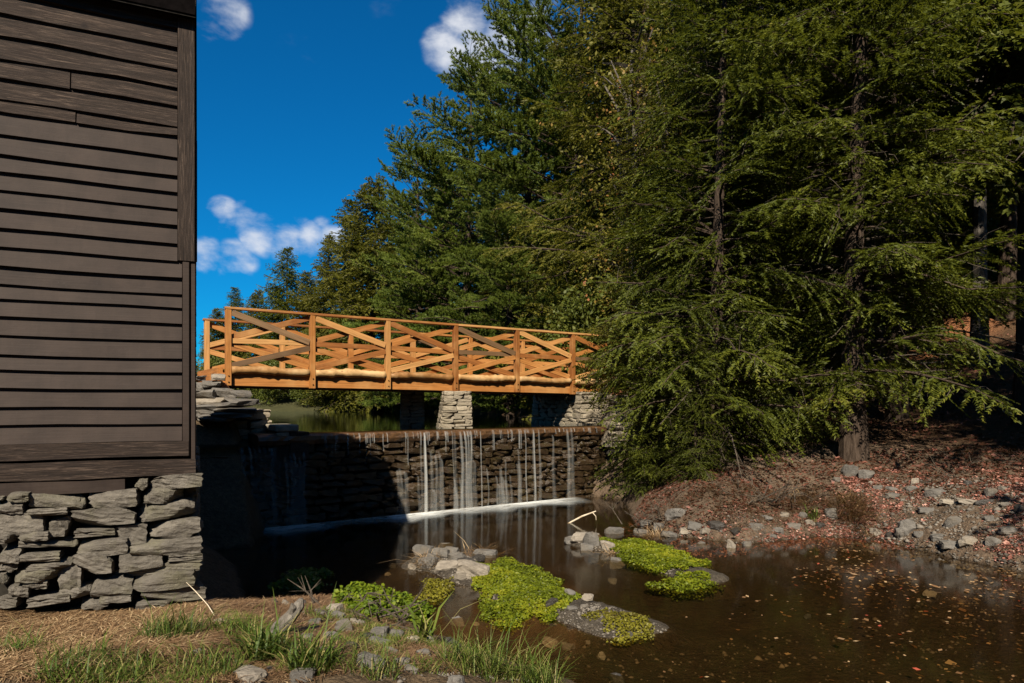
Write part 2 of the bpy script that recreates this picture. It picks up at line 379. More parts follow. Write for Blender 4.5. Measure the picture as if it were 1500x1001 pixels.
D0 = np.array((-4.44, 12.0)); DU = np.array((5.71, 3.9)); DU = DU / np.hypot(*DU); DN = np.array((DU[1], -DU[0]))
def dam(t, off=0, z=0): p = D0 + DU * t + DN * off; return (p[0], p[1], z)
DT0, DT1 = -1.0, 8.3
POND = 1.68
RIVER = [(9.5, -6), (3.8, -6), (3.2, 2.5), (1.6, 4.3), (.45, 5.3), (-.45, 6.1), (-.95, 6.8), (-1.55, 7.15), (-2.25, 6.9), (-2.75, 7.2), (-3.7, 9.2), (-4.9, 10.9), (-5.3, 11.35),
         (2.5, 16.75), (2.45, 14.5), (2.3, 13.2), (2.25, 12.2), (2.8, 11.3), (3.7, 10.7), (5.1, 11.35), (5.9, 11.0), (6.3, 9.7), (6.7, 8.8), (8, 6), (9, 2)]
PONDP = [(-4.9, 11.7), (2.5, 16.8), (2.1, 19), (1.2, 23), (.4, 30), (-3, 40), (-9, 46), (-22, 48.5), (-44, 46), (-44, 30), (-22, 21), (-9, 16.6), (-5.9, 14.0)]
ISL1 = [(-1.05, 9.45), (-.55, 8.9), (.05, 8.05), (.6, 7.3), (1.15, 6.75)]
ISL2 = [(1.2, 10.7), (1.75, 10.35), (2.05, 9.6), (2.2, 8.95), (2.45, 8.7)]
BL = np.array((-5.49, 13.2)); BU = np.array((.875, .484)); BN = np.array((-.5655, .8247))
def H(x, y):
    x = np.asarray(x, float); y = np.asarray(y, float)
    d = sdist(x, y, RIVER)
    cx = np.interp(y, [2, 5, 8, 11, 14, 17], [4.5, 3.2, 2.2, 1.5, 0, -1])
    right = x > cx
    do = np.maximum(d, 0)
    zl = .80 * (1 - np.exp(-do / 1.25)) + .03 * np.minimum(do, 15)
    dc = np.minimum(do, 26)
    zr = 1.05 * (1 - np.exp(-do / 1.15)) + .02 * dc + .012 * dc ** 2
    zin = -.035 - .10 * (1 - np.exp(np.minimum(d, 0) / .9))
    n = vnoise(x, y, .9, 1) * .10 + vnoise(x, y, 2.3, 2) * .06 + vnoise(x, y, 6, 3) * .025
    zd = np.where(d > 0, np.where(right, zr, zl) + n * sm(0, .8, do) * np.where(right, 1.5, 1), zin + n * .5)
    shallow = np.exp(-((x - 6.0) ** 2 + (y - 9.6) ** 2) / 2.2)
    zd = np.where(d < 0, np.minimum(zd + .06 * shallow, -.02), zd)
    e1 = seg_dist(x, y, ISL1, False) + vnoise(x, y, 2.2, 5) * .35
    e2 = seg_dist(x, y, ISL2, False) + vnoise(x, y, 2.2, 6) * .3
    zd = np.maximum(zd, .085 + .05 * np.exp(-((x + .85) ** 2 + (y - 9.25) ** 2) / .3) - .22 * (np.maximum(e1, 0) / .62) ** 2 + n * .3)
    zd = np.maximum(zd, .075 - .22 * (np.maximum(e2, 0) / .45) ** 2 + n * .3)
    zd = zd - .35 * np.exp(-((x - D0[0]) * -DN[0] + (y - D0[1]) * -DN[1]) ** 2 / .8) * (d < 0)
    s = -((x - D0[0]) * DN[0] + (y - D0[1]) * DN[1]); t = (x - D0[0]) * DU[0] + (y - D0[1]) * DU[1]
    p = sdist(x, y, PONDP); po = np.maximum(p, 0); pc = np.minimum(po, 30)
    rightp = (x > np.interp(y, [14, 23, 30, 40, 48], [0, 0, -1, -5, -30]))
    zu = np.where(p > 0, POND + .75 * (1 - np.exp(-po / 2.2)) + np.where(rightp, .03 * pc + .006 * pc ** 2, .03 * pc) + n * 1.4 * sm(0, 1, po),
                  POND - .08 - .45 * (1 - np.exp(np.minimum(p, 0) / 1.2)))
    ext = np.maximum(np.maximum(DT0 - .2 - t, t - DT1), 0)
    w = sm(.15, .55 + np.minimum(ext, 3) * 1.3, s)
    z = zd * (1 - w) + zu * w
    # road embankments at both bridge ends
    bx = x - BL[0]; by = y - BL[1]
    bt = bx * BU[0] + by * BU[1]; bn = -(bx * BU[1]) + by * BU[0] - 1.1
    side = np.maximum(np.abs(bn) - 1.3, 0)
    zr_ = 2.62 + .02 * np.maximum(bt - 9.6, 0) - .75 * side - np.maximum(9.2 - bt, 0) * 1.6
    zl_ = 2.60 - .9 * side - np.maximum(bt - .0, 0) * 3.0
    z = np.maximum(z, np.where(bt > 4, np.where(bt < 40, zr_, -9), zl_))
    far = np.hypot(x, y - 20)
    z = z + sm(55, 200, far) * 6 + vnoise(x, y, .03, 9) * 3 * sm(60, 120, far)
    return z
def hit(px, py, dz=0.0):
    """where the sight line through a photograph pixel meets the ground or the stream"""
    Y = np.linspace(2.5, 60, 2400); x = (px - 750) / 1000 * Y; z = CAMZ + (HOR - py) / 1000 * Y
    h = np.maximum(H(x, Y), 0) + dz
    i = np.argmax(z <= h)
    if z[i] > h[i]: i = len(Y) - 1
    return np.array((x[i], Y[i], h[i] - dz))

def build_ground():
    def axis(a, b, st, lo, hi):
        c = [a]
        f = np.arange(a, b + 1e-6, st)
        def grow(v, lim, sgn):
            o = []; s = st
            while sgn * (lim - v) > 0: s *= 1.12; v = v + sgn * s; o.append(v)
            return o
        return np.array(sorted(grow(a, lo, -1) + list(f) + grow(b, hi, 1)))
    xs = axis(-4.5, 9.5, .06, -500, 500); ys = axis(2.2, 17, .06, -300, 700)
    X, Y = np.meshgrid(xs, ys); Z = H(X, Y)
    rel = (vnoise(X, Y, 9, 21) + .6 * vnoise(X, Y, 19, 22)) * .035
    Z = Z + rel * np.where(Z > .04, 1, .35) * (np.hypot(X, Y - 8) < 25)
    ny, nx = X.shape
    V = np.stack((X, Y, Z), -1).reshape(-1, 3)
    i = np.arange(ny * nx).reshape(ny, nx)
    F = np.stack((i[:-1, :-1], i[:-1, 1:], i[1:, 1:], i[1:, :-1]), -1).reshape(-1, 4)
    me = fastmesh('ground', V, F, smooth=True)
    x, y, z = X.ravel(), Y.ravel(), Z.ravel()
    cx = np.interp(y, [2, 5, 8, 11, 14, 17], [4.5, 3.2, 2.2, 1.5, 0, -1])
    bed = np.array((.042, .029, .0155)); left = np.array((.105, .075, .045)); right = np.array((.125, .090, .062)); forest = np.array((.10, .058, .032))
    mud = np.array((.05, .045, .02)); road = np.array((.30, .13, .06)); gr = np.array((.075, .064, .050))
    c = np.tile(left, (len(x), 1))
    r = (x > cx)
    c[r] = right
    k = sm(.9, .3, np.abs(y - 4.6 - .35 * (x + 2.4))) * (x < -1.6) * (z > .3); c = c * (1 - k[:, None]) + np.array((.17, .105, .058)) * k[:, None]
    d = sdist(x, y, RIVER)
    k = sm(3.0, 5.5, d) * r; c = c * (1 - k[:, None]) + forest * k[:, None]
    e = np.minimum(seg_dist(x, y, ISL1, False), seg_dist(x, y, ISL2, False))
    k = (z < .03) & (y < 40); c[k] = bed
    k = sm(.75, .5, e) * sm(-.05, .03, z); c = c * (1 - k[:, None]) + gr * k[:, None]
    s = -((x - D0[0]) * DN[0] + (y - D0[1]) * DN[1])
    k = (s > .6) & (z < POND); c[k] = mud
    bx = x - BL[0]; by = y - BL[1]; bt = bx * BU[0] + by * BU[1]; bn = -(bx * BU[1]) + by * BU[0] - 1.1
    k = sm(2.6, 1.2, np.abs(bn)) * ((bt > 9) | (bt < .3)) * (z > 2.2); c = c * (1 - k[:, None]) + road * k[:, None]
    k = sm(20, 50, np.hypot(x, y - 10)); c = c * (1 - k[:, None]) + np.array((.06, .065, .025)) * k[:, None]
    a = me.color_attributes.new('Col', 'FLOAT_COLOR', 'POINT')
    a.data.foreach_set('color', np.concatenate((c, np.ones((len(x), 1))), 1).astype(np.float32).ravel())
    tag(obj('ground', me, M['ground']), 'brown earth banks, stream bed and forest floor', 'ground', kind='structure')
build_ground()

def flat(name, poly, z, mat, label):
    me = mesh(name, [(x, y, z) for x, y in poly], [tuple(range(len(poly)))])
    tag(obj(name, me, mat), label, 'water', kind='structure')
a0 = dam(-1.6, -.1); a1 = dam(9.5, -.1)
flat('stream_water', [(a0[0], a0[1]), (-5.3, 10.5), (-3.6, 7.6), (-2.5, 5.6), (-.5, 3), (2, -8), (14, -8), (14, 14), (a1[0], a1[1])], 0, M['river'], 'dark clear shallow stream water below the dam')
b0 = dam(-.2, -.02); b1 = dam(8.6, -.02)
b0 = dam(.70, -.02); b2 = dam(-1.5, -1.25); b3 = dam(.70, -1.25)
flat('pond_water', [(b0[0], b0[1]), (b1[0], b1[1]), (6, 24), (6, 60), (-60, 60), (-60, 12), (b2[0], b2[1]), (b3[0], b3[1])], POND, M['pond'], 'still greenish pond water above the dam')

# ------------------------------------------------------------------ stone generator
def rock_mesh(name, seed, n=3, sq=.6, rough=.16, flat_=1.0, cuts=5):
    """unit stone in [-.5,.5]^3: a cube sphere blended towards a block, dented by noise and a few planar cuts"""
    r = np.random.default_rng(seed); g = np.linspace(-1, 1, n + 1); idx = {}; V = []; F = []
    def vid(p):
        k = tuple(np.round(p, 5))
        if k not in idx: idx[k] = len(V); V.append(np.array(p, float))
        return idx[k]
    for ax in range(3):
        for sg in (-1, 1):
            for i in range(n):
                for j in range(n):
                    q = []
                    for (a, b) in ((i, j), (i + 1, j), (i + 1, j + 1), (i, j + 1)):
                        p = [0, 0, 0]; p[ax] = sg; p[(ax + 1) % 3] = g[a]; p[(ax + 2) % 3] = g[b]; q.append(vid(p))
                    F.append(q if sg > 0 else q[::-1])
    V = np.array(V); sp = V / np.linalg.norm(V, axis=1)[:, None]
    V = V * sq + sp * 1.1 * (1 - sq)
    for k in range(cuts):
        nrm = r.normal(size=3); nrm /= np.linalg.norm(nrm); dd = r.uniform(.72, .95) if sq < .9 else r.uniform(.86, 1.2)
        s = V @ nrm - dd; V = V - np.outer(np.maximum(s, 0), nrm)
    V = V + r.normal(size=V.shape) * rough * (3 / n) * .5
    if n > 5:
        ph = r.uniform(0, 6, 9); V = V * (1 + .045 * np.sin(V[:, [1, 2, 0]] * 2.2 + ph[:3]) + .018 * np.sin(V[:, [2, 0, 1]] * 6 + ph[3:6]))
    V -= (V.max(0) + V.min(0)) / 2; V /= (V.max(0) - V.min(0))
    me = mesh(name, V, F)
    return me
def subdiv_smooth(me_): pass

# ------------------------------------------------------------------ the mill building
MILL = empty('mill_building', (-2.33, 5.0, 0), math.atan2(.417, .909))
tag(MILL, 'dark brown clapboard mill building on a dry stone foundation', 'building')
def zc(py): return CAMZ + (HOR - py) * .005
def board(name, x0, x1, zb0, zt0, zb1, zt1, mat, lip=.022, thick=.022, wav=0.0, y0=0.0):
    """one clapboard: bottom edge proud, top tucked in; may taper; slightly uneven"""
    n = max(2, int((x1 - x0) / .35)); V = []; F = []
    ph = random.uniform(0, 6)
    for i in range(n + 1):
        u = i / n; x = x0 + (x1 - x0) * u; zb = zb0 + (zb1 - zb0) * u; zt = zt0 + (zt1 - zt0) * u
        w = wav * math.sin(ph + x * 5.1) + wav * .6 * math.sin(ph * 2 + x * 13)
        lp = lip + wav * .5 * math.sin(x * 7 + ph)
        V += [(x, y0 - lp - .004, zb + w), (x, y0 - lp + thick, zb + w), (x, y0 - .004, zt + .012 + w), (x, y0 + thick - .004, zt + .012 + w)]
    for i in range(n):
        a = i * 4; b = a + 4
        F += [(a, b, b + 2, a + 2), (a + 1, a + 3, b + 3, b + 1), (a, a + 1, b + 1, b), (a + 2, b + 2, b + 3, a + 3)]
    F += [(0, 2, 3, 1), (n * 4, n * 4 + 1, n * 4 + 3, n * 4 + 2)]
    return obj(name, mesh(name, V, F), mat, MILL)
WX0 = -4.6; XC = -.108; XL = -.078        # boards run from far left to the corner board
def xw(px):       # local wall x of a photograph column (front wall)
    k = (px - 750) / 1000; t = (-2.33 - 5.0 * k) / (.909 - .417 * k); return -t
low = [206, 236, 263, 286, 310, 334, 360, 385, 410, 434, 453, 476, 501, 527, 547, 571, 596, 620, 645]
for a, b in zip(low[:-1], low[1:]):
    z1, z0 = zc(a), zc(b); j = random.uniform(-.004, .004)
    board('clapboard', WX0, XC if b < 386 else XL, z0 + j, z1, z0, z1, M['paint'], lip=random.uniform(.026, .036), wav=.0028)
x104, x112 = xw(104), xw(112)
def rough(py_t, py_b, x0=WX0, x1=XC, dt=0, db=0):
    board('rough_board', x0, x1, zc(py_b) + db, zc(py_t) + dt, zc(py_b), zc(py_t), M['weathered'], lip=.026, wav=.008)
rough(28, 50); rough(50, 77); rough(77, 107); rough(107, 135, db=-.01)
rough(135, 161, x104 + .004, XC); rough(128, 161, WX0, x104 - .004, db=.03)
rough(161, 190, dt=.0)
rough(190, 206, x112 + .004, XC); rough(180, 206, WX0, x112 - .004)
# sill beam, split, and skirt board
def beam(name, x0, x1, z0, z1, y0, y1, mat, wav=.004):
    mb = MB(); n = 14; V = []
    for i in range(n + 1):
        x = x0 + (x1 - x0) * i / n; w = lambda: random.uniform(-wav, wav)
        V += [(x, y0 + w(), z0 + w()), (x, y1, z0 + w()), (x, y1, z1 + w()), (x, y0 + w(), z1 + w())]
    F = [(0, 1, 2, 3), tuple(n * 4 + k for k in (3, 2, 1, 0))]
    for i in range(n):
        a = i * 4; b = a + 4
        for k in range(4): F.append((a + k, b + k, b + (k + 1) % 4, a + (k + 1) % 4))
    mb.add(V, F); return mb.build(name, mat, MILL)
beam('sill_beam', WX0, -.035, zc(668) + .006, zc(645) + .0, -.03, .10, M['weathered'])
beam('sill_beam', WX0, .012, zc(694), zc(671), -.035, .10, M['weathered'], .010)
beam('skirt_board', WX0, -.44, zc(714), zc(697), -.02, .03, M['paint'], .003)
# corner boards
def trim(name, V8, mat): mb = MB(); mb.add(V8, BOXF); return mb.build(name, mat, MILL, bevel=.003)
trim('corner_board', boxv(-.105, .006, -.036, .02, zc(385), zc(33)), M['weathered_v'])
trim('corner_board', boxv(-.074, -.030, -.030, .02, zc(668), zc(385) - .004), M['paint'])
trim('side_corner_board', boxv(-.018, .010, -.020, .10, zc(694) + .02, zc(385) - .004), M['paint'])
trim('side_corner_board', boxv(.009, .022, -.004, .11, zc(380), zc(205)), M['weathered_v'])
# wall cores
mb = MB(); mb.box(WX0, -.03, .03, .09, zc(696), 5.3); mb.build('wall_sheathing', M['soffit'], MILL)
DEP = 4.8; RIDGE = 2.35; ZE, ZR, ZB = 4.98, 6.42, 4.55
mb = MB()
mb.add([(-.02, .03, zc(696)), (-.02, DEP, zc(696)), (-.02, DEP, ZB), (-.02, RIDGE, ZR - .05), (-.02, .03, ZE),
        (-.08, .03, zc(696)), (-.08, DEP, zc(696)), (-.08, DEP, ZB), (-.08, RIDGE, ZR - .05), (-.08, .03, ZE)],
       [(0, 1, 2, 3, 4), (9, 8, 7, 6, 5), (0, 5, 6, 1), (1, 6, 7, 2), (2, 7, 8, 3), (3, 8, 9, 4), (4, 9, 5, 0)])
mb.build('side_wall', M['paint'], MILL)
mb = MB(); mb.box(WX0, -.08, DEP - .08, DEP, zc(696), ZB); mb.build('rear_wall', M['paint'], MILL)
# side clapboards (gable), seen edge on
for k in range(26):
    z0 = 1.72 + k * .14; z1 = z0 + .14
    yb = .10; ye = DEP
    if z0 > ZB - .1: ye = DEP - (z0 - ZB + .14) / (ZR - ZB) * (DEP - RIDGE)
    if z1 > ZE: yb = max(.1, (z1 - ZE) / (ZR - ZE) * RIDGE + .1)
    if ye - yb < .2: continue
    mb = MB(); mb.add([(-.02, yb, z0), (.004, yb, z0), (-.004, yb, z1 + .01), (-.02, yb, z1 + .01), (-.02, ye, z0), (.004, ye, z0), (-.004, ye, z1 + .01), (-.02, ye, z1 + .01)],
                       [(0, 1, 2, 3), (7, 6, 5, 4), (1, 5, 6, 2), (0, 4, 5, 1), (2, 6, 7, 3), (3, 7, 4, 0)])
    mb.build('side_clapboard', M['paint'], MILL)
# roof: front slope, rear slope, soffit and fascia coloured black in place of shade
mb = MB(); o = .10
zf = ZE - o * (ZR - ZE) / RIDGE
mb.add([(WX0, -o, zf + .06), (.012, -o, zf + .06), (.012, RIDGE, ZR + .02), (WX0, RIDGE, ZR + .02), (WX0, -o, zf + .14), (.012, -o, zf + .14), (.012, RIDGE, ZR + .10), (WX0, RIDGE, ZR + .10)], BOXF)
mb.add([(WX0, RIDGE + .002, ZR + .02), (.012, RIDGE + .002, ZR + .02), (.012, DEP + .1, ZB), (WX0, DEP + .1, ZB), (WX0, RIDGE + .002, ZR + .1), (.012, RIDGE + .002, ZR + .1), (.012, DEP + .1, ZB + .08), (WX0, DEP + .1, ZB + .08)], BOXF)
roof = mb.build('roof', M['shingle'], MILL)
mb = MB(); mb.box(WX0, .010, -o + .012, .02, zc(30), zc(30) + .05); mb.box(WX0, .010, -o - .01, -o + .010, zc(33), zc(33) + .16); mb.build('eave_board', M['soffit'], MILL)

# foundation
mb = MB(); mb.box(WX0, -.06, .10, DEP - .1, -.4, zc(696) - .02); mb.build('foundation_core', M['core'], MILL)
st = [(540, 553, 160, 42), (436, 562, 42, 36), (500, 594, 125, 48), (350, 607, 165, 55), (182, 613, 170, 55), (62, 595, 68, 28), (35, 628, 90, 38), (8, 603, 30, 14),
      (155, 645, 120, 25), (505, 640, 190, 55), (325, 662, 190, 55), (70, 680, 150, 70), (182, 690, 72, 65), (292, 708, 125, 28), (395, 710, 115, 60), (537, 698, 165, 62),
      (28, 725, 62, 28), (112, 718, 105, 28), (150, 742, 180, 30), (320, 750, 155, 50), (505, 747, 215, 50), (35, 775, 72, 45), (130, 782, 120, 30), (150, 805, 165, 28),
      (295, 800, 115, 65), (432, 790, 135, 60), (557, 762, 110, 28), (560, 785, 105, 25), (485, 817, 275, 32), (25, 812, 62, 30), (118, 835, 150, 38), (212, 842, 80, 75),
      (10, 853, 35, 30), (505, 850, 190, 55), (110, 862, 75, 28), (340, 872, 130, 60), (60, 887, 60, 40), (225, 890, 120, 40), (530, 895, 195, 55), (355, 908, 100, 22), (470, 925, 120, 26), (150, 915, 130, 34), (20, 922, 90, 30), (290, 925, 90, 30)]
FS = [rock_mesh('foundation_stone', 100 + i, 7, .92, .12, cuts=6) for i in range(14)]
def ffront(x, z, w, h, dpt=.30, k=None, tilt=0, y=None):
    me = FS[k % 14 if k is not None else random.randrange(len(FS))]
    yy = (random.uniform(-.035, .025) if y is None else y)
    return obj('foundation_stone', me, M['fstone'], MILL, (x, yy + dpt / 2 - .07, z), (random.uniform(-.06, .06), tilt, random.uniform(-.10, .10)), (w * 1.04, dpt, h * 1.05))
for i, (cx_, cy_, w, h) in enumerate(st):
    px = cx_ * .48; py = 440 + cy_ * .48
    k = (px - 750) / 1000; xl = xw(px); Yw = 5.0 + .417 * xl
    xl2 = xw(px + w * .24) - xw(px - w * .24)
    ffront(xl, CAMZ + (HOR - py) / 1000 * Yw, xl2, h * .48 / 1000 * Yw, k=i * 5, tilt=random.uniform(-.05, .05) + (-.06 if i in (0, 9, 15) else 0))
x = xw(0) - .02
zrow = 1.60
while zrow > .5:
    h = random.uniform(.11, .19); x = xw(0) - .12 + random.uniform(-.1, .1)
    while x > WX0:
        w = random.uniform(.22, .42); ffront(x - w / 2, zrow - h / 2, w * .98, h * .95); x -= w
    zrow -= h
zrow = 1.62
while zrow > -.25:      # return along the side
    h = random.uniform(.13, .22); yy = .15
    while yy < DEP - .1:
        w = random.uniform(.28, .5)
        me = random.choice(FS); obj('foundation_stone', me, M['fstone'], MILL, (-.12 + random.uniform(-.02, .02), yy + w / 2, zrow - h / 2), (random.uniform(-.05, .05), random.uniform(-.05, .05), math.pi / 2), (w * 1.02, .30, h * 1.03)); yy += w
    zrow -= h

# ------------------------------------------------------------------ the dam
DAM = empty('stone_dam', dam(0), math.atan2(DU[1], DU[0])); tag(DAM, 'dark wet stone dam with water spilling over its crest', 'dam')
# local x along the dam, local -y downstream
mb = MB(); mb.box(DT0 + .95, DT1 + .9, .10, .85, -.8, 1.60); mb.build('dam_core', M['core'], DAM)
mb = MB(); mb.box(DT0 - .6, DT0 + .95, .10, .85, -.8, 1.40); mb.build('notch_sill', M['core'], DAM)
DS = [rock_mesh('dam_stone', 300 + i, 3, .80, .14, cuts=5) for i in range(10)]
zrow = -.10; nst = 0
while zrow < 1.44:
    h = random.uniform(.11, .17); x = DT0 - .5 + random.uniform(-.2, 0)
    top = 1.46
    while x < DT1 + .8:
        w = random.uniform(.22, .52)
        if not (x < DT0 + .9 and zrow + h > 1.35):
            pr = random.uniform(-.045, .035)
            obj('dam_stone', DS[nst % 10], M['dstone'], DAM, (x + w / 2, .02 + pr + zrow * .05, zrow + h / 2), (random.uniform(-.12, .12), random.uniform(-.08, .08), random.uniform(-.12, .12)), (w * 1.04, .30, h * 1.06)); nst += 1
        x += w
    zrow += h
# crest: overhanging mossy cap slabs
x = DT0 + .95
while x < DT1 + .8:
    w = random.uniform(.5, .95); me = DS[nst % 10]; nst += 1
    mb = MB(); n = 5
    prof = [(-.09, 1.47), (-.14, 1.55), (-.13, 1.62), (-.06, 1.655), (.15, 1.665), (.7, 1.665), (.7, 1.47)]
    V = []; F = []
    for i in range(n + 1):
        for (yy, zz) in prof: V.append((x + w * i / n - (.004 if i == n else 0), yy + random.uniform(-.015, .015) * (yy < 0), zz + random.uniform(-.008, .008) * (yy < .1)))
    m = len(prof)
    for i in range(n):
        for j in range(m): F.append((i * m + j, i * m + (j + 1) % m, (i + 1) * m + (j + 1) % m, (i + 1) * m + j))
    F += [tuple(range(m - 1, -1, -1)), tuple(n * m + j for j in range(m))]
    mb.add(V, F); mb.build('crest_slab', M['moss'], DAM); x += w
# concrete block beside the notch
cb = MB(); cb.box(.22, .78, -.06, .62, -.3, 1.50); cb.build('notch_pier', M['core'], DAM)
nb = MB(); nb.box(.27, .50, -.10, .60, 1.503, 1.70); nb.box(.25, .66, -.12, .62, 1.703, 1.83)
tag(nb.build('notch_block', M['conc'], DAM, bevel=.02), 'pale weathered block beside the spillway notch')
bb = MB(); bb.box(.504, .85, -.11, .30, 1.2, 1.695); bb.build('notch_plank', M['weathered'], DAM, bevel=.01)
mb = MB(); mb.add([(DT0 - .3, -.05, 1.46), (.245, -.05, 1.46), (.245, 1.3, 1.675), (DT0 - .3, 1.3, 1.675)], [(0, 1, 2, 3)]); mb.build('notch_water', M['pond'], DAM)

# falling water
def ribbon(name, path, width_top, width_bot, x, mat, parent, jit=.0, n=10, nu=8, base_fade=1.0):
    """sheet of falling water following path [(y,z)], with an edge mask and UV"""
    V = []; F = []; E = []; UV = []; ny = len(path)
    for i, (yy, zz) in enumerate(path):
        v = i / (ny - 1); w = width_top + (width_bot - width_top) * v
        for j in range(nu + 1):
            u = j / nu; V.append((x + (u - .5) * w + jit * math.sin(v * 7 + x * 9), yy + .012 * math.sin(u * 9 + x * 5), zz))
            E.append(math.sin(math.pi * u) ** 1.3 * (1 if v > .08 else .5)); UV.append((x + (u - .5) * w, v))
    for i in range(ny - 1):
        for j in range(nu):
            a = i * (nu + 1) + j; F.append((a, a + nu + 1, a + nu + 2, a + 1))
    me = mesh(name, V, F, True); uv = me.uv_layers.new(name='UVMap')
    at = me.attributes.new('edge', 'FLOAT', 'POINT'); at.data.foreach_set('value', E)
    for lp in me.loops: uv.data[lp.index].uv = UV[lp.vertex_index]
    return obj(name, me, mat, parent)
M['fall_a'] = m_fall('bright_stream', .46, 30, True, .22, .72)
M['fall_b'] = m_fall('thin_veil', .17, 25, True, .22, .72)
M['fall_n'] = m_fall('shaded_cascade', .22, 40, True, .34, .72)
M['fall_c'] = m_fall('dribble', .38, 40, True, .28, .72)
M['foam'] = m_fall('foam_line', 1.5, 2.6, False, .22, .60)
FALL = empty('waterfall', dam(0), math.atan2(DU[1], DU[0])); tag(FALL, 'thin white veils of water falling down the dam face', 'waterfall', kind='structure')
def dpx(px):     # dam coordinate of a photograph column
    k = (px - 750) / 1000; return (k * D0[1] - D0[0]) / (DU[0] - k * DU[1])
def fpath(z0=1.63, z1=.0, y0=-.15, spread=.10, n=12):
    return [(y0 - spread * math.sqrt(i / n), z0 + (z1 - z0) * (i / n) ** 1.2) for i in range(n + 1)]
fr = random.Random(5)
for (px, wd, n, zt, b) in [(620, 9, 7, 1.63, 'fall_a'), (659, 12, 6, 1.63, 'fall_b'), (671, 12, 9, 1.63, 'fall_a'), (684, 8, 4, 1.63, 'fall_b'), (697, 2.5, 3, 1.63, 'fall_a'), (768, 7, 6, 1.63, 'fall_a'), (778, 12, 5, 1.63, 'fall_b'), (750, 14, 5, 1.5, 'fall_b'),
                           (824, 11, 7, 1.63, 'fall_b'), (803, 6, 3, 1.5, 'fall_b'), (608, 5, 3, 1.63, 'fall_b'), (640, 34, 12, 1.0, 'fall_b'), (592, 26, 10, .8, 'fall_b'), (720, 44, 13, .95, 'fall_b'), (740, 30, 8, .7, 'fall_b'), (665, 60, 12, .7, 'fall_b')]:
    for q in range(max(1, int(n * .48))):
        pq = px + fr.gauss(0, .45) * wd; t = dpx(pq); sc = (D0[1] + DU[1] * t) / 1000 / (DU[0] - DU[1] * (pq - 750) / 1000)
        z0 = zt if zt > 1.55 else min(1.5, zt * fr.uniform(.6, 1.3)); w = fr.uniform(1.5, 4.6) * sc * (1.7 if zt < 1.1 else 1)
        pth = fpath(z0, 0, -.145 - fr.uniform(0, .03), fr.uniform(.05, .11))
        ribbon('water_stream', pth, w * .8, w * fr.uniform(1.2, 2.2), t, M[b], FALL, fr.uniform(.004, .014), nu=4)
for i in range(70):   # dribbles over the lip
    px = random.uniform(442, 880); t = dpx(px); ln = random.choice([.10, .13, .16, .2, .24, .4]) if px < 760 else random.choice([.06, .1])
    if random.random() < .15: px2 = random.choice([474, 531, 505, 556])
    ribbon('water_dribble', [(-.12, 1.645), (-.145, 1.61), (-.155, 1.56), (-.165, 1.62 - ln)], random.uniform(.015, .05), random.uniform(.01, .03), t, M['fall_c'], FALL, 0, nu=3)
for px, z1 in ((531, 1.05), (474, 1.2), (505, 1.25), (487, 1.3), (556, 1.3), (592, 1.0)):
    ribbon('water_dribble', fpath(1.63, z1, -.15, .03, 6), .035, .02, dpx(px), M['fall_c'], FALL, .004, nu=3)
# notch fall (in shade)
nf = [(.4, 1.505), (.0, 1.50), (-.14, 1.46)] + [(-.2 - .12 * math.sqrt(i / 9), 1.42 - 1.42 * (i / 9) ** 1.2) for i in range(1, 10)]
for q in range(26):
    x = fr.uniform(-.35, .75); w = fr.uniform(.02, .07); z1 = 1.40 if x < .25 else fr.uniform(1.1, 1.4)
    ribbon('water_stream', [(-.06, z1 + .06), (-.13, z1)] + [(-.15 - .10 * math.sqrt(i / 9), z1 * (1 - (i / 9) ** 1.2)) for i in range(1, 10)], w, w * 1.8, x, M['fall_n'], FALL, .012, nu=4)
# foam at the foot
def foam(name, t0, t1, y0, y1, z, n=60):
    V = []; F = []; E = []; UV = []; m = 6
    for i in range(n + 1):
        u = i / n; t = t0 + (t1 - t0) * u
        for j in range(m + 1):
            v = j / m; V.append((t, y0 + (y1 - y0) * v * (1 + .25 * math.sin(t * 3.1) + .15 * math.sin(t * 8.3)), z + .02 * (1 - v)))
            e = (1 - v) ** 1.1 * min(1, 14 * min(u, 1 - u)) * (.55 if t < dpx(560) else 1) * (.75 + .25 * math.sin(t * 2.3 + 1)); E.append(e); UV.append((t * 1.0, v))  # left foam thinned so it looks dimmer in the mill's shade
    for i in range(n):
        for j in range(m):
            a = i * (m + 1) + j; F.append((a, a + 1, a + m + 2, a + m + 1))
    me = mesh(name, V, F, True); uv = me.uv_layers.new(name='UVMap')
    at = me.attributes.new('edge', 'FLOAT', 'POINT'); at.data.foreach_set('value', E)
    for lp in me.loops: uv.data[lp.index].uv = UV[lp.vertex_index]
    o = obj(name, me, M['foam'], None, dam(0), (0, 0, math.atan2(DU[1], DU[0])))
    return tag(o, 'white foam line along the foot of the dam', 'foam', kind='stuff')
foam('foam', -.35, dpx(842), -.14, -.80, .014)

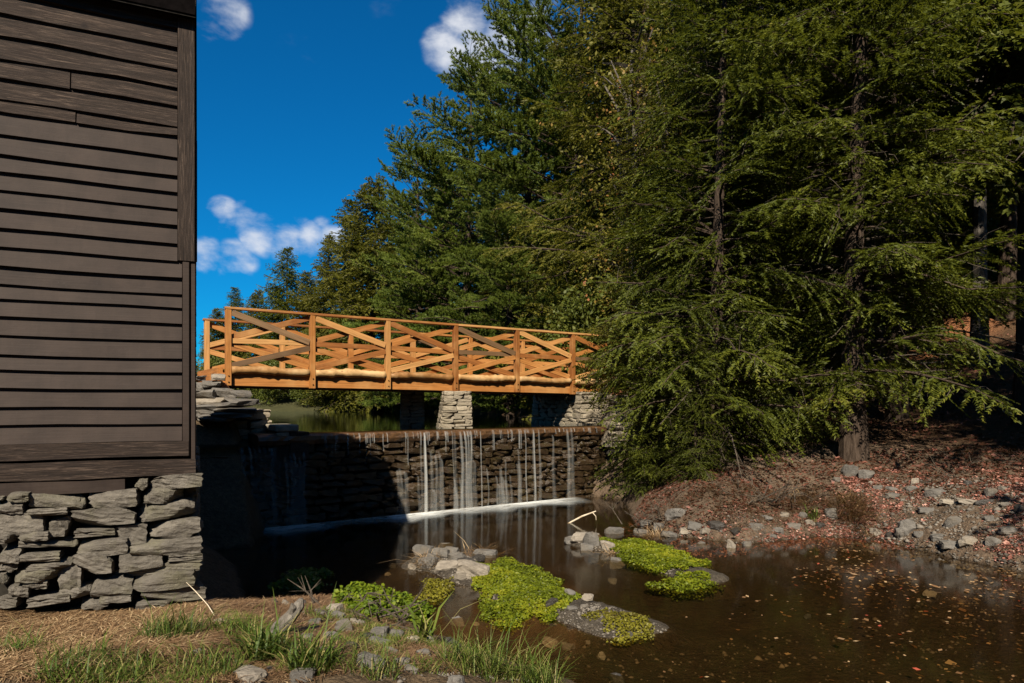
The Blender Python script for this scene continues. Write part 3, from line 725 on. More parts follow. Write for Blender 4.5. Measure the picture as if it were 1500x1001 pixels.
# ------------------------------------------------------------------ the bridge
BR = empty('footbridge', (BL[0], BL[1], 0), 0); tag(BR, 'new orange timber footbridge with cross-braced railings over the dam', 'bridge')
def bz(t): return -.012 * t
def bp(t, off=0.0, z=0.0):
    q = BU * t + BN * off; return (q[0], q[1], z + bz(t))
NP = 7; SP = 1.6; BW = 2.2
def put(mbargs, name, mat, bevel=.004):
    a, b, w, h, up = mbargs; mb = MB(); a = Vector(a); b = Vector(b); c = (a + b) / 2; L_ = (b - a).length
    # build along local x so that grain follows the board
    mb.box(-L_ / 2, L_ / 2, -w / 2, w / 2, -h / 2, h / 2); o = mb.build(name, mat, BR)
    d = (b - a).normalized(); u = Vector(up); y = u.cross(d).normalized(); z = d.cross(y)
    o.matrix_local = Matrix((( d.x, y.x, z.x, c.x), (d.y, y.y, z.y, c.y), (d.z, y.z, z.z, c.z), (0, 0, 0, 1)))
    if bevel:
        m = o.modifiers.new('b', 'BEVEL'); m.width = bevel; m.segments = 1
    return o
Z0, ZT, ZM, ZBT = 2.555, 4.03, 3.44, 2.93
bnv = (BN[0], BN[1], 0)
_m = MB(); _m.tube([(0, 0, -.008), (0, 0, .012)], [.013, .013], 8); BOLT = mesh('bolt', _m.V, _m.F)
for side, off in (('near', 0.0), ('far', BW)):
    o1 = -.035 if side == 'near' else .035     # outer plane
    for i in range(NP):
        t = i * SP
        if side == 'far' : t += .02
        po = put((bp(t, off, Z0 - (.02 if i % 2 else 0)), bp(t, off, ZT), .10, .125, bnv), 'post', M['cedar'])
        if side == 'near':
            for zb in (2.62, 2.74):
                bo = obj('bolt', BOLT, M['soffit'], po); bo.location = (zb - (Z0 + ZT) / 2, 0, -.066)
    put((bp(-.06, off, ZT + .024), bp(4.85, off, ZT + .024), .14, .045, (0, 0, 1)), 'top_rail', M['cedar'])
    put((bp(4.855, off, ZT + .024), bp(9.75, off, ZT + .024), .14, .045, (0, 0, 1)), 'top_rail', M['cedar'])
    for i in range(NP - 1):
        a = i * SP + .062; b = (i + 1) * SP - .062
        j = lambda: random.uniform(-.02, .02)
        d1 = M['cedar_dark'] if (side == 'near' and i in (0,)) else M['cedar']
        put((bp(a, off, ZM + j()), bp(b, off, ZM + j()), .03, .10, (0, 0, 1)), 'middle_rail', M['cedar_dark'] if (side == 'near' and i in (3, 5)) else M['cedar'])
        put((bp(a, off + o1, ZT - .06 + j()), bp(b, off + o1, ZM + .04 + j()), .03, .12, (0, 0, 1)), 'diagonal_brace', d1 if i != 3 else M['cedar_dark'])
        put((bp(a, off - o1, ZM + .05 + j()), bp(b, off - o1, ZT - .07 + j()), .03, .11, (0, 0, 1)), 'diagonal_brace', M['cedar'])
        put((bp(a, off + o1, ZBT + .02 + j()), bp(b, off + o1, ZM - .07 + j()), .03, .11, (0, 0, 1)), 'diagonal_brace', d1)
        put((bp(a, off - o1, ZM - .08 + j()), bp(b, off - o1, ZBT + .03 + j()), .03, .11, (0, 0, 1)), 'diagonal_brace', M['cedar'])
        # peeled log kerb
        mb = MB(); n = 26; pts = []; rad = []
        r0 = random.uniform(.068, .08); ph = random.uniform(0, 6)
        for k in range(n + 1):
            u = k / n; t = a + (b - a) * u
            q = bp(t, off, 2.865); pts.append((q[0], q[1], q[2] + .012 * math.sin(ph + u * 6)))
            rad.append(r0 * (1 + .08 * math.sin(ph + u * 17) + random.uniform(-.07, .10) + (.22 if random.random() < .16 else 0)))
        mb.tube(pts, rad, 12); mb.build('kerb_log', M['log'], BR, smooth=True)
    # side beams, two lengths
    ib = .085 if side == 'near' else -.085
    for (a, b) in ((-.1, 3.2), (3.205, 6.4), (6.405, 9.75)):
        put((bp(a, off + ib, Z0 + .125), bp(b, off + ib, Z0 + .125), .08, .25, (0, 0, 1)), 'side_beam', M['cedar'])
for k in range(54):
    t = -.1 + k * .183
    put((bp(t + .09, .14, Z0 + .275), bp(t + .09, BW - .14, Z0 + .275), .178, .045, (0, 0, 1)), 'deck_plank', M['cedar'], 0)
for off in (.75, 1.45):
    put((bp(-.1, off, Z0 + .15), bp(9.75, off, Z0 + .15), .12, .2, (0, 0, 1)), 'joist', M['cedar_dark'], 0)
put((bp(-.13, .05, Z0 + .2), bp(-.13, BW - .05, Z0 + .2), .10, .30, (0, 0, 1)), 'end_board', M['cedar'])

# piers and abutments: dry stone, one object per stone
PS = [rock_mesh('pier_stone', 500 + i, 3, .86, .09, cuts=4) for i in range(8)]
def pier(name, label, c, ang, w0, w1, d0, d1, z0, z1, mat, cat='pier', lay=.085, lean=0.0, sw=.26):
    root = empty(name, (c[0], c[1], z0), ang); tag(root, label, cat)
    mb = MB(); a, b = w0 / 2 - .05, d0 / 2 - .05; a2, b2 = w1 / 2 - .05, d1 / 2 - .05; hh = z1 - z0
    mb.add([(-a, -b, -.3), (a, -b, -.3), (a, b, -.3), (-a, b, -.3), (-a2 + lean, -b2, hh - .02), (a2 + lean, -b2, hh - .02), (a2 + lean, b2, hh - .02), (-a2 + lean, b2, hh - .02)], BOXF)
    mb.build('rubble_core', M['core'], root)
    z = -.12
    while z < hh - .03:
        h = min(random.uniform(.7, 1.3) * lay, hh - z); u = (z + h / 2) / hh; w = w0 + (w1 - w0) * u; dp = d0 + (d1 - d0) * u; lx = lean * u
        for (ax, half, ln) in ((0, -dp / 2, w), (0, dp / 2, w), (1, -w / 2, dp), (1, w / 2, dp)):
            x = -ln / 2
            while x < ln / 2 - .02:
                s = min(random.uniform(.7, 1.4) * sw, ln / 2 - x)
                if ln / 2 - (x + s) < .08: s = ln / 2 - x
                me = random.choice(PS); pr = random.uniform(-.012, .018)
                if ax == 0: loc = (x + s / 2 + lx, half + (.07 if half < 0 else -.07) - (pr if half < 0 else -pr), z + h / 2); sc = (s * 1.02, .17, h * 1.04)
                else: loc = (half + (.07 if half < 0 else -.07) + lx, x + s / 2, z + h / 2); sc = (.17, s * 1.02, h * 1.04)
                obj('pier_stone', me, mat, root, loc, (random.uniform(-.04, .04), random.uniform(-.04, .04), random.uniform(-.05, .05)), sc); x += s
        z += h
    return root
ba = math.atan2(BU[1], BU[0])
q = P(664, 627, 15.1)
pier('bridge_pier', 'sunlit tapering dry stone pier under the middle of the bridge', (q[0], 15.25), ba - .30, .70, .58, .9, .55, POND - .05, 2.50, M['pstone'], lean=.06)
q = P(604, 624, 16.45)
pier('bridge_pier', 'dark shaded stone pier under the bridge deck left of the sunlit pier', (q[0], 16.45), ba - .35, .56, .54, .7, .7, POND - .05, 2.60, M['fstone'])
q = BL + BU * 9.0 + BN * 1.0
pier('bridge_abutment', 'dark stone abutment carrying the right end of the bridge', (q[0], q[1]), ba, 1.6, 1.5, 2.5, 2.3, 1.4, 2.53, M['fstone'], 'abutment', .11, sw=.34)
q = P(892, 620, 16.6)
pier('wing_wall', 'sunlit sloping stone wing wall beside the right end of the dam', (q[0] + .25, 16.75), ba - .2, 1.0, .7, .8, .5, 1.3, 2.42, M['pstone'], 'wall', .12, lean=.22, sw=.34)
# left abutment: flat slabs on a shaded wall
LA = pier('bridge_abutment', 'dark stone abutment topped with flat slabs at the left end of the bridge', (-5.55, 12.85), ba, 2.0, 1.7, 1.5, 1.3, .2, 2.1, M['fstone'], 'abutment', .13, sw=.4)
SL = [rock_mesh('flat_slab', 700 + i, 3, .85, .10, cuts=6) for i in range(6)]
i = 0
for (px, py, w, h, Y) in [(345, 601, 62, 9, 12.1), (318, 597, 58, 9, 12.2), (300, 603, 40, 9, 12.1), (340, 593, 66, 9, 12.2), (312, 588, 50, 9, 12.3), (355, 588, 34, 7, 12.3), (304, 579, 40, 16, 12.4), (328, 576, 36, 13, 12.45), (350, 577, 36, 10, 12.5), (311, 563, 30, 10, 12.6), (320, 553, 20, 9, 12.7), (297, 567, 28, 12, 12.6), (290, 555, 22, 8, 12.9), (342, 608, 60, 9, 12.1), (310, 611, 60, 10, 12.1)]:
    q = P(px, py, Y); o = obj('flat_slab', SL[i % 6], M['prock'] if i in (4, 6, 11) else M['rock'], LA, None, None)
    o.matrix_local = LA.matrix_basis.inverted() @ (Matrix.Translation(q) @ Matrix.Rotation(random.uniform(-.3, .5), 4, 'Z') @ Matrix.Rotation(random.uniform(-.08, .08), 4, 'Y') @ Matrix.Diagonal((w / 1000 * Y, random.uniform(.35, .6), h / 1000 * Y * 1.15, 1)))
    i += 1

# ------------------------------------------------------------------ vegetation generators
def quads(p, d, s, l, w, bend=0):
    """leaf diamonds from base points, directions, side vectors, lengths, widths"""
    l = l[:, None]; w = w[:, None]; m = p + d * l * .5
    V = np.stack((p, m + s * w * .5, p + d * l, m - s * w * .5), 1)
    V[:, 2, 2] -= bend * l[:, 0]
    n = len(p); return V.reshape(-1, 3), np.arange(n * 4).reshape(n, 4)
def tris(p, d, s, l, w, bend=0):
    l = l[:, None]; w = w[:, None]
    V = np.stack((p - s * w * .5, p + s * w * .5, p + d * l), 1); V[:, 2, 2] -= bend * l[:, 0]
    return V.reshape(-1, 3), np.arange(len(p) * 3).reshape(-1, 3)
def unit(v): return v / (np.linalg.norm(v, axis=-1, keepdims=True) + 1e-9)
def tubes_np(mb, paths, n=4):
    for pts, rad in paths: mb.tube(pts, rad, n)

def conifer(seed, h, r0, nbr, zlow, kind='hemlock', leaf=.12, lw=.035, sp=.075, twsp=.13, bare=0, trunk_r=None, top_pow=.8, droop=.45, lean=0, ulift=.12):
    r = np.random.default_rng(seed); rd = random.Random(seed)
    tr = trunk_r or h * .014 + .04
    mb = MB(); tw = MB(); npt = 12
    cvx = r.normal(size=2) * .12
    def tx(z): u = z / h; return np.array((cvx[0] * math.sin(u * 5) + lean * u * h, cvx[1] * math.sin(u * 4 + 1), z))
    mb.tube([tx(-.35)] + [tx(h * .985 * i / npt) for i in range(npt + 1)], [tr * 1.5] + [tr * (1 - .94 * i / npt) * (1.22 if i == 0 else 1) for i in range(npt + 1)], 9)
    LP, LD, LS, LL, LW, LT = [], [], [], [], [], []
    lobes = r.uniform(0, 2 * math.pi, 3)
    for i in range(nbr):
        u = (i + r.random()) / nbr
        if kind == 'pine': u = (math.floor(u * nbr / 9) + r.random() * .22) * 9 / nbr
        z = zlow + (h - zlow) * u ** .95
        rel = (z - zlow) / (h - zlow)
        L = r0 * max(1 - rel, .0) ** top_pow * r.uniform(.50, 1.22) + .22
        if kind == 'hemlock': L *= .72 + .28 * min(1, (rel + .06) / .12) if rel < .1 else 1
        if kind == 'pine': L *= (.75 + .25 * min(1, rel / .2))
        az = r.uniform(0, 2 * math.pi); L *= 1 + .22 * math.sin(az * 2 + lobes[0]) + .12 * math.sin(az * 3 + z * .8 + lobes[1])
        gap = math.sin(az * 2 + z * 1.5 + lobes[2]) * math.sin(z * 1.15 + az + lobes[0])
        if gap > .28: L *= .48
        L = min(L, r0 * 1.35)
        dh = np.array((math.cos(az), math.sin(az), 0)); sd = np.array((-dh[1], dh[0], 0))
        a0 = ulift + r.normal() * (.13 if kind == 'hemlock' else .05) + (.45 * rel if kind == 'hemlock' else -.10 + .75 * rel ** 1.2)
        b0 = droop * r.uniform(.7, 1.3) * (1 - .4 * rel) if kind == 'hemlock' else (.12 - .22 * rel)
        base = tx(min(z, h * .98))
        wob = r.normal() * .16; kz = r.normal() * .05; kf = r.uniform(5, 9)
        def pt(s):
            s = np.asarray(s)[..., None]
            return base + dh * L * s * (1 - .06 * s) + sd * wob * L * s * s + np.array((0, 0, 1)) * L * (a0 * s - b0 * s * s + kz * np.sin(s * kf))
        ss = np.linspace(0, 1, 6); pts = pt(ss)
        br = max(.008, min(tr * .32, .012 * L + .006)) * (1 - .5 * rel)
        dead = r.random() < bare * (1 if rel < .35 else .25)
        (tw if dead else mb).tube(list(pts), [br * (1 - .85 * s) * (.7 if dead else 1) + .003 for s in ss], 4)
        # twigs
        k = max(4, int(L / twsp)); s0 = .16 if kind == 'hemlock' else .38
        s = np.clip(np.linspace(s0, .985, k) + r.normal(size=k) * .01, 0, .99)
        sides = np.where(np.arange(k) % 2 == 0, 1.0, -1.0)
        P0 = pt(s); T = unit(pt(np.minimum(s + .03, 1.02)) - pt(s - .03))
        tl = (.56 * L * (1 - s) ** .75 + .18) * r.uniform(.65, 1.2, k)
        tl = np.minimum(tl, 1.1 if kind == 'hemlock' else 1.5)
        ang = np.radians(r.normal(52, 14, k)); nrm = unit(np.cross(T, sd[None] * 1.0)); nrm = np.where(nrm[:, 2:3] < 0, -nrm, nrm)
        rl = r.normal() * .38 if kind == 'hemlock' else r.normal() * .12
        nrm = unit(nrm * math.cos(rl) + np.cross(T, nrm) * math.sin(rl))
        lat = unit(np.cross(nrm, T)) * sides[:, None]
        TD = unit(T * np.cos(ang)[:, None] + lat * np.sin(ang)[:, None] + np.array((0, 0, 1)) * r.normal(-.12 if kind == 'hemlock' else .10, .22 if kind == 'hemlock' else .06, k)[:, None])
        if dead or L > 1.6:
            for q in range(0, k, 3 if dead else 5):
                e = P0[q] + unit(TD[q] + r.normal(size=3) * .35) * tl[q] * r.uniform(.4, .9); m_ = (P0[q] + e) / 2 + r.normal(size=3) * .07 * tl[q]
                tw.tube([P0[q], m_, e - np.array((0, 0, .12 * tl[q]))], [.0065, .0045, .0025], 3)
        if dead: continue
        if kind == 'hemlock':
            cnt = np.maximum(2, (tl / sp).astype(int)); K = np.repeat(np.arange(k), cnt)
            pos = np.concatenate([np.linspace(.08, 1, c) for c in cnt])
            for sg in (1, -1, 0):
                if sg == 0: sel = pos > .93; KK = K[sel]; pp = pos[sel]
                else: KK = K; pp = pos
                n = len(KK)
                if n == 0: continue
                dr = -(.22 * pp ** 2 * tl[KK])
                p = P0[KK] + TD[KK] * (tl[KK] * pp)[:, None]; p[:, 2] += dr
                l2 = unit(np.cross(nrm[KK], TD[KK]))
                an = np.radians(r.normal(48, 13, n)) * sg
                d = unit(TD[KK] * np.cos(an)[:, None] + l2 * np.sin(an)[:, None] + r.normal(size=(n, 3)) * .16 + np.array((0, 0, -.12)))
                sv = unit(np.cross(d, nrm[KK] + r.normal(size=(n, 3)) * .85))
                LP.append(p); LD.append(d); LS.append(sv); LL.append(leaf * r.uniform(.6, 1.25, n) * (1 - .35 * pp)); LW.append(lw * r.uniform(.7, 1.25, n))
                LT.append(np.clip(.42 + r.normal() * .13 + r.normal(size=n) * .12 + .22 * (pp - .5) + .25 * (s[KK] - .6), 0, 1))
        else:
            cnt = np.maximum(2, (tl / sp).astype(int)); K = np.repeat(np.arange(k), cnt)
            pos = np.concatenate([np.linspace(.30, 1, c) for c in cnt]); n0 = len(K)
            p = P0[K] + TD[K] * (tl[K] * pos)[:, None] + r.normal(size=(n0, 3)) * .02
            nb = 10; KK = np.repeat(K, nb); p = np.repeat(p, nb, 0); n = len(KK)
            d = unit(TD[KK] * .75 + np.array((0, 0, .38)) + r.normal(size=(n, 3)) * .42)
            sv = unit(np.cross(d, r.normal(size=(n, 3))))
            LP.append(p); LD.append(d); LS.append(sv); LL.append(leaf * r.uniform(.6, 1.2, n)); LW.append(lw * r.uniform(.7, 1.2, n))
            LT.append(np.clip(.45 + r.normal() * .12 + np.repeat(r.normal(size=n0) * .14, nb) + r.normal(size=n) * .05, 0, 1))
    # leader
    V, F = tris(np.concatenate(LP), np.concatenate(LD), np.concatenate(LS), np.concatenate(LL), np.concatenate(LW), .10)
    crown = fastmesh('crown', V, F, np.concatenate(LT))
    return mesh('trunk', mb.V, mb.F, False), crown, mesh('dead_twigs', tw.V, tw.F)

def broadleaf(seed, h, rx, nl=14, leaf=.09, per=260, zlow=.3, spread=1.0, stems=4, clump=.35):
    r = np.random.default_rng(seed); mb = MB(); LP = []; LT = []
    for s in range(stems):
        az = r.uniform(0, 6.28); hh = h * r.uniform(.7, 1); b = np.array((math.cos(az), math.sin(az), 0)) * .006 * h
        tip = np.array((math.cos(az) * rx * .45 * spread, math.sin(az) * rx * .45 * spread, hh * .9))
        mid = (b + tip) / 2 + r.normal(size=3) * .02 * h
        mb.tube([b - np.array((0, 0, .2)), mid, tip], [.012 * h, .008 * h, .003 * h], 5)
        for q in range(nl // stems + 2):
            u = r.uniform(.25, 1); o = (b + (mid - b) * u * 2) if u < .5 else (mid + (tip - mid) * (u * 2 - 1)); e = o + unit(r.normal(size=3) * np.array((1, 1, .5))) * rx * r.uniform(.25, .6) + np.array((0, 0, .1 * h * r.random()))
            e[2] = max(e[2], zlow); mb.tube([o, (o + e) / 2 + np.array((0, 0, .04)), e], [.005 * h, .003 * h, .0015 * h], 3)
            n = int(per * r.uniform(.6, 1.4)); k = int(n / 9)
            cc = o + (e - o) * r.uniform(.3, 1.1, (k, 1)) + r.normal(size=(k, 3)) * rx * clump * .5
            p = np.repeat(cc, 9, 0) + r.normal(size=(k * 9, 3)) * leaf * 1.3
            LP.append(p); LT.append(np.clip(.45 + r.normal() * .15 + r.normal(size=len(p)) * .16, 0, 1))
    p = np.concatenate(LP); p[:, 2] = np.maximum(p[:, 2], .02); n = len(p)
    d = unit(r.normal(size=(n, 3)) + np.array((0, 0, -.3))); sv = unit(np.cross(d, r.normal(size=(n, 3)) + np.array((0, 0, 1.0))))
    V, F = quads(p, d, sv, leaf * r.uniform(.6, 1.3, n), leaf * .7 * r.uniform(.6, 1.2, n))
    return mesh('trunk', mb.V, mb.F), fastmesh('crown', V, F, np.concatenate(LT))

# variants (meshes are shared by copies)
VAR = {}; VH = {}
def var(k, h, m): VAR[k] = m; VH[k] = h
var('hA', 15, conifer(11, 15, 2.45, 285, 1.3, leaf=.105, lw=.036, sp=.046, twsp=.075, bare=.24, droop=.24, trunk_r=.24, top_pow=.42))
var('hB', 13, conifer(12, 13, 2.5, 270, .25, leaf=.105, lw=.036, sp=.048, twsp=.078, bare=.10, droop=.30, trunk_r=.17, ulift=.10, top_pow=.5))
var('hC', 19, conifer(13, 19, 3.3, 340, 1.6, leaf=.14, lw=.052, sp=.065, twsp=.105, bare=.16, droop=.24, trunk_r=.26, top_pow=.6))
var('hD', 9, conifer(14, 9, 1.7, 240, .2, leaf=.09, lw=.032, sp=.05, twsp=.08, bare=.08, droop=.25, trunk_r=.09))
var('hF', 16, conifer(15, 16, 4.2, 340, .6, leaf=.24, lw=.10, sp=.11, twsp=.16, droop=.22, top_pow=.75))
var('hG', 14, conifer(16, 14, 4.6, 340, .4, leaf=.25, lw=.11, sp=.12, twsp=.16, droop=.2, top_pow=.62))
var('pA', 19, conifer(21, 19, 5.4, 225, 1.4, 'pine', leaf=.18, lw=.042, sp=.085, twsp=.16, top_pow=.50))
var('pB', 24, conifer(22, 24, 6.0, 252, 1.4, 'pine', leaf=.19, lw=.045, sp=.092, twsp=.17, top_pow=.50))
var('fT', 22, conifer(31, 22, 4.0, 240, 6.5, leaf=.26, lw=.12, sp=.13, twsp=.19, bare=.12, trunk_r=.25))
var('b1', 2.6, broadleaf(41, 2.6, 1.6, 22, .12, 420))
var('b2', 4.2, broadleaf(42, 4.2, 2.2, 26, .17, 420))
var('aut', 11, broadleaf(43, 11, 1.7, 44, .10, 66, zlow=2.0, stems=3, clump=.5))
var('sap', 3.6, broadleaf(44, 3.6, 1.0, 18, .06, 120, zlow=.5, stems=3, clump=.5))
def plant(name, var, x, y, label, crown='hemlock', bark='bark', sc=1.0, rz=None, cat='tree', group=None, dz=0.0, sz=None):
    z = float(H(np.array(x), np.array(y))) + dz
    o = empty(name, (x, y, z), random.uniform(0, 6.28) if rz is None else rz); o.scale = (sc, sc, sz or sc)
    tag(o, label, cat, group)
    ms = VAR[var]
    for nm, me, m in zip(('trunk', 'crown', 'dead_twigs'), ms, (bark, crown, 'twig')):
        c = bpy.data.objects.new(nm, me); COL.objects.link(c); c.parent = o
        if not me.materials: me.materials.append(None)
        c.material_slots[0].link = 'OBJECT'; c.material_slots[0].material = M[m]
        if nm == 'dead_twigs': c['kind'] = 'stuff'
    return o
T = plant
def TP(name, v, px, top, Y, label, *a, **k):
    """tree placed by the photograph column of its trunk, the row of its tip and its distance"""
    x = (px - 750) / 1000 * Y; zt = CAMZ + (HOR - top) / 1000 * Y
    hh = zt - float(H(np.array(x), np.array(Y)))
    return plant(name, v, x, Y, label, *a, sc=hh / VH[v], **k)
# near hemlocks on the right bank
T('hemlock_tree', 'hA', 6.9, 13.5, 'thick-trunked hemlock rooted among rocks at the edge of the sunlit bank', rz=.6)
T('hemlock_tree', 'hB', 4.35, 14.2, 'hemlock whose drooping boughs hang low over the stream beside the dam', rz=2.0)
T('hemlock_tree', 'hC', 6.1, 16.6, 'tall pale-trunked hemlock right behind the drooping streamside hemlock', bark='bark_p', rz=1.1)
T('hemlock_tree', 'hD', 3.25, 17.0, 'slim feathery hemlock hiding the right end of the bridge', 'hemlock_y', rz=.3)
T('hemlock_tree', 'hD', 2.95, 14.6, 'young bluish hemlock spreading over the water at the end of the dam', sc=.42, rz=2.2)
T('hemlock_tree', 'hD', 3.6, 13.2, 'young bright hemlock bough clump low over the stones', sc=.38, rz=4.0)
T('hemlock_tree', 'hD', 5.4, 15.3, 'young hemlock between the drooping and the thick-trunked hemlock', sc=.8, rz=1.0)
T('hemlock_tree', 'fT', 9.9, 17.6, 'tall hemlock behind and right of the thick-trunked hemlock', rz=3.3, sc=.95)
T('hemlock_tree', 'hC', 3.9, 20.3, 'olive green hemlock rising behind the right end of the bridge', 'hemlock_y', rz=4.4, sc=.98)
T('hemlock_tree', 'hA', 7.6, 19.5, 'hemlock in the second row behind the pale-trunked one', rz=5.0, sc=1.15)
T('hemlock_tree', 'fT', 14.9, 21.7, 'forest hemlock with a straight bare sunlit trunk at the right', rz=1.0, bark='bark_p')
T('hemlock_tree', 'fT', 11.3, 15.0, 'dark bare-trunked hemlock at the right edge of the picture', rz=2.2, sc=.9)
ORD = ['first', 'second', 'third', 'fourth', 'fifth', 'sixth', 'seventh', 'eighth', 'ninth', 'tenth', 'eleventh', 'twelfth', 'thirteenth', 'fourteenth', 'fifteenth', 'sixteenth', 'seventeenth', 'eighteenth', 'nineteenth', 'twentieth',
       'twenty-first', 'twenty-second', 'twenty-third', 'twenty-fourth', 'twenty-fifth', 'twenty-sixth', 'twenty-seventh', 'twenty-eighth', 'twenty-ninth', 'thirtieth', 'thirty-first', 'thirty-second', 'thirty-third', 'thirty-fourth', 'thirty-fifth', 'thirty-sixth', 'thirty-seventh', 'thirty-eighth', 'thirty-ninth', 'fortieth']
# trees on the right bank beside and behind the photographer, shading the wood
for i, (x, y, v) in enumerate([(10.6, 4.0, 'hC'), (13.2, 6.5, 'fT'), (16.5, 4.5, 'hC'), (12.6, .5, 'fT'), (19.5, 8, 'fT'), (10.0, -1.5, 'hC'), (9.8, 1.6, 'fT')]):
    T('hemlock_tree', v, x, y, 'hemlock out of the picture on the right bank, ' + ORD[i] + ' from the stream', rz=i * 2.1, group='trees right of the picture')
for i, (x, y, v) in enumerate([(-11, 3.0, 'hF'), (-12.5, 9.0, 'hG'), (-10.5, -3.5, 'hF'), (-14, 14, 'hF'), (-16, -8, 'hG'), (15.5, -6, 'hF'), (18, -1.5, 'hG'), (-5, -27, 'hF'), (1, -29, 'hG'), (7, -27, 'hF'), (-13, -21, 'hF'), (13, -19, 'hF'), (20, -12, 'hF'), (-19, 3, 'hF')]):  # unseen trees added all round to block sky light and deepen shade
    T('hemlock_tree', v, x, y, 'unseen hemlock added outside the picture to block sky light, ' + ORD[i] + ' of the surrounding trees', rz=i * 1.7, group='trees round the clearing')
# pines and hemlocks behind the pond, left to right along the skyline
for v, px, top, Y, lab, cr in [
    ('hG', 318, 452, 60, 'low far conifer just beyond the mill corner', 'hemlock_y'), ('hF', 345, 420, 62, 'small far conifer at the left end of the tree line', 'hemlock'),
    ('hG', 378, 425, 60, 'bushy olive conifer left of the pointed conifer', 'hemlock_y'), ('hF', 420, 362, 56, 'pointed conifer on the far shore under the white clouds', 'hemlock'),
    ('hG', 452, 398, 54, 'rounded conifer right of the pointed conifer', 'hemlock_y'), ('hF', 484, 345, 51, 'ragged hemlock where the tree line begins to climb', 'hemlock_y'),
    ('hF', 516, 292, 48, 'hemlock with a ragged top left of the pines', 'hemlock_y'), ('hG', 548, 262, 45, 'broad hemlock on the far shore left of the pines', 'hemlock_y'),
    ('pA', 612, 205, 39, 'lower white pine left of the layered pine', 'pine'), ('pA', 686, 100, 34, 'white pine with layered boughs and a browning top against the sky', 'pine'),
    ('pB', 772, 8, 31, 'tall white pine right of the layered pine', 'pine'), ('pB', 850, -130, 28, 'tallest white pine with a dense rich green crown behind the bridge', 'pine'),
    ('pA', 745, 250, 26.5, 'shorter white pine with low spreading boughs just above the bridge rail', 'pine'), ('hF', 905, -60, 25.5, 'olive hemlock filling the gap right of the tallest pine', 'hemlock_y'),
    ('hF', 600, 300, 53, 'far hemlock behind the lower white pine', 'hemlock_y'), ('hG', 722, 285, 48, 'far hemlock glimpsed between the pine trunks', 'hemlock_y'), ('hF', 770, 230, 44, 'far hemlock behind the tall white pine', 'hemlock'), ('hF', 655, 250, 46, 'hemlock half hidden behind the layered white pine', 'hemlock'), ('hF', 985, -150, 30, 'tall hemlock deep behind the tallest pine', 'hemlock'), ('hF', 815, 60, 40, 'hemlock far behind the tall white pines', 'hemlock')]:
    TP('pine_tree' if v[0] == 'p' else 'hemlock_tree', v, px, top, Y, lab, cr, rz=px * .37)
T('autumn_sapling', 'aut', 3.3, 17.9, 'thin sapling with yellow and reddish autumn leaves above the bridge end', 'leaf_y', 'bark_p', rz=.3)
T('autumn_sapling', 'aut', 3.7, 19.2, 'sparse taller autumn sapling with yellow leaves between the hemlocks', 'leaf_y', 'bark_p', sc=1.3, rz=2.3)
T('autumn_sapling', 'sap', 5.1, 14.6, 'small sapling with bright yellow-green leaves beneath the hemlocks', 'leaf_g', 'bark_p', rz=1.0)
# the wood behind
for i, (x, y) in enumerate([(11.2, 21.0), (13.5, 25), (18.5, 25.5), (9.2, 27), (14.5, 30), (20.5, 31), (11, 34), (24, 24), (20, 19.5), (17.5, 37), (26, 38), (7.5, 38), (28, 30), (22.5, 27.0), (15.8, 27.8), (18.5, 30.5), (33, 40), (13, 43), (22, 45), (25, 34), (30, 36), (17, 41), (12.0, 29), (22, 38), (30, 22), (35, 28), (27, 17.5), (34, 17), (24.5, 20)]):
    T('hemlock_tree', 'fT' if i % 4 < 2 or y < 26 else 'hF', x, y, 'hemlock in the dark wood, ' + ORD[i] + ' of the background trees', rz=i * 1.3, sc=1.0 + .1 * (i % 3), group='trees of the dark wood')
# brush along the far shore and banks
shr = [(-11.5, 47.6), (-14.5, 48.6), (-17.8, 49.4), (-21, 50), (-8.2, 46.6), (-5.2, 43.4), (-24.5, 50), (-28, 49.5), (-3.0, 41), (-1.2, 37), (0, 33.5), (1.2, 29.5), (1.6, 26), (2.2, 22.5), (2.6, 20.6), (-12.8, 50.5), (-19.5, 52), (-25.5, 53), (-32, 51), (-36, 50)]
for i, (x, y) in enumerate(sorted(shr)):
    T('shrub', 'b2' if i % 2 else 'b1', x, y, 'leafy green shrub on the pond shore, ' + ORD[i] + ' from the left', 'leaf_g', 'bark_p', sc=random.uniform(.8, 1.15) * (.75 if y < 30 else 1), cat='shrub', group='shrubs along the pond shore')

# ------------------------------------------------------------------ loose rocks
RK = [rock_mesh('rock', 900 + i, 4, .55 + .03 * (i % 6), .12, cuts=8) for i in range(12)]
def place_rocks(items, ox, oy, s, label, group, cat='stone', name='rock', grow=1.0):
    items = sorted(items, key=lambda a: a[0])
    for i, it in enumerate(items):
        cx_, cy_, w, h = it[:4]; w, h = w * grow, h * grow; mt = it[4] if len(it) > 4 else 'rock'; lab = it[5] if len(it) > 5 else None
        px = ox + cx_ * s; py = oy + (cy_ + h * .35) * s; q = hit(px, py); Y = q[1]
        ww = w * s / 1000 * Y; hh = h * s / 1000 * Y * 1.15
        hh = max(hh, ww * .30) if w < 140 else hh
        top = q[2] + hh * .74; bot = min(float(H(q[0], q[1] + ww * .25)), q[2]) - .25 * hh - .02
        hb = float(H(q[0], q[1] + ww * .25))
        if w >= 140: top = .014; bot = hb - .03
        elif q[2] - hb > .45 * hh: h2 = max(hh, .6 * ww); bot = hb - .2 * h2; top = hb + .8 * h2
        o = obj(name, RK[(i * 5 + len(items)) % 12], M[mt], None, (q[0], q[1] + ww * .25, (top + bot) / 2), (random.uniform(-.15, .15), random.uniform(-.15, .15), random.uniform(-.5, .5)), (ww * .95, ww * random.uniform(.6, .85), (top - bot) * 1.0))
        tag(o, lab or label.replace('#', ORD[i % 40]), cat, group)
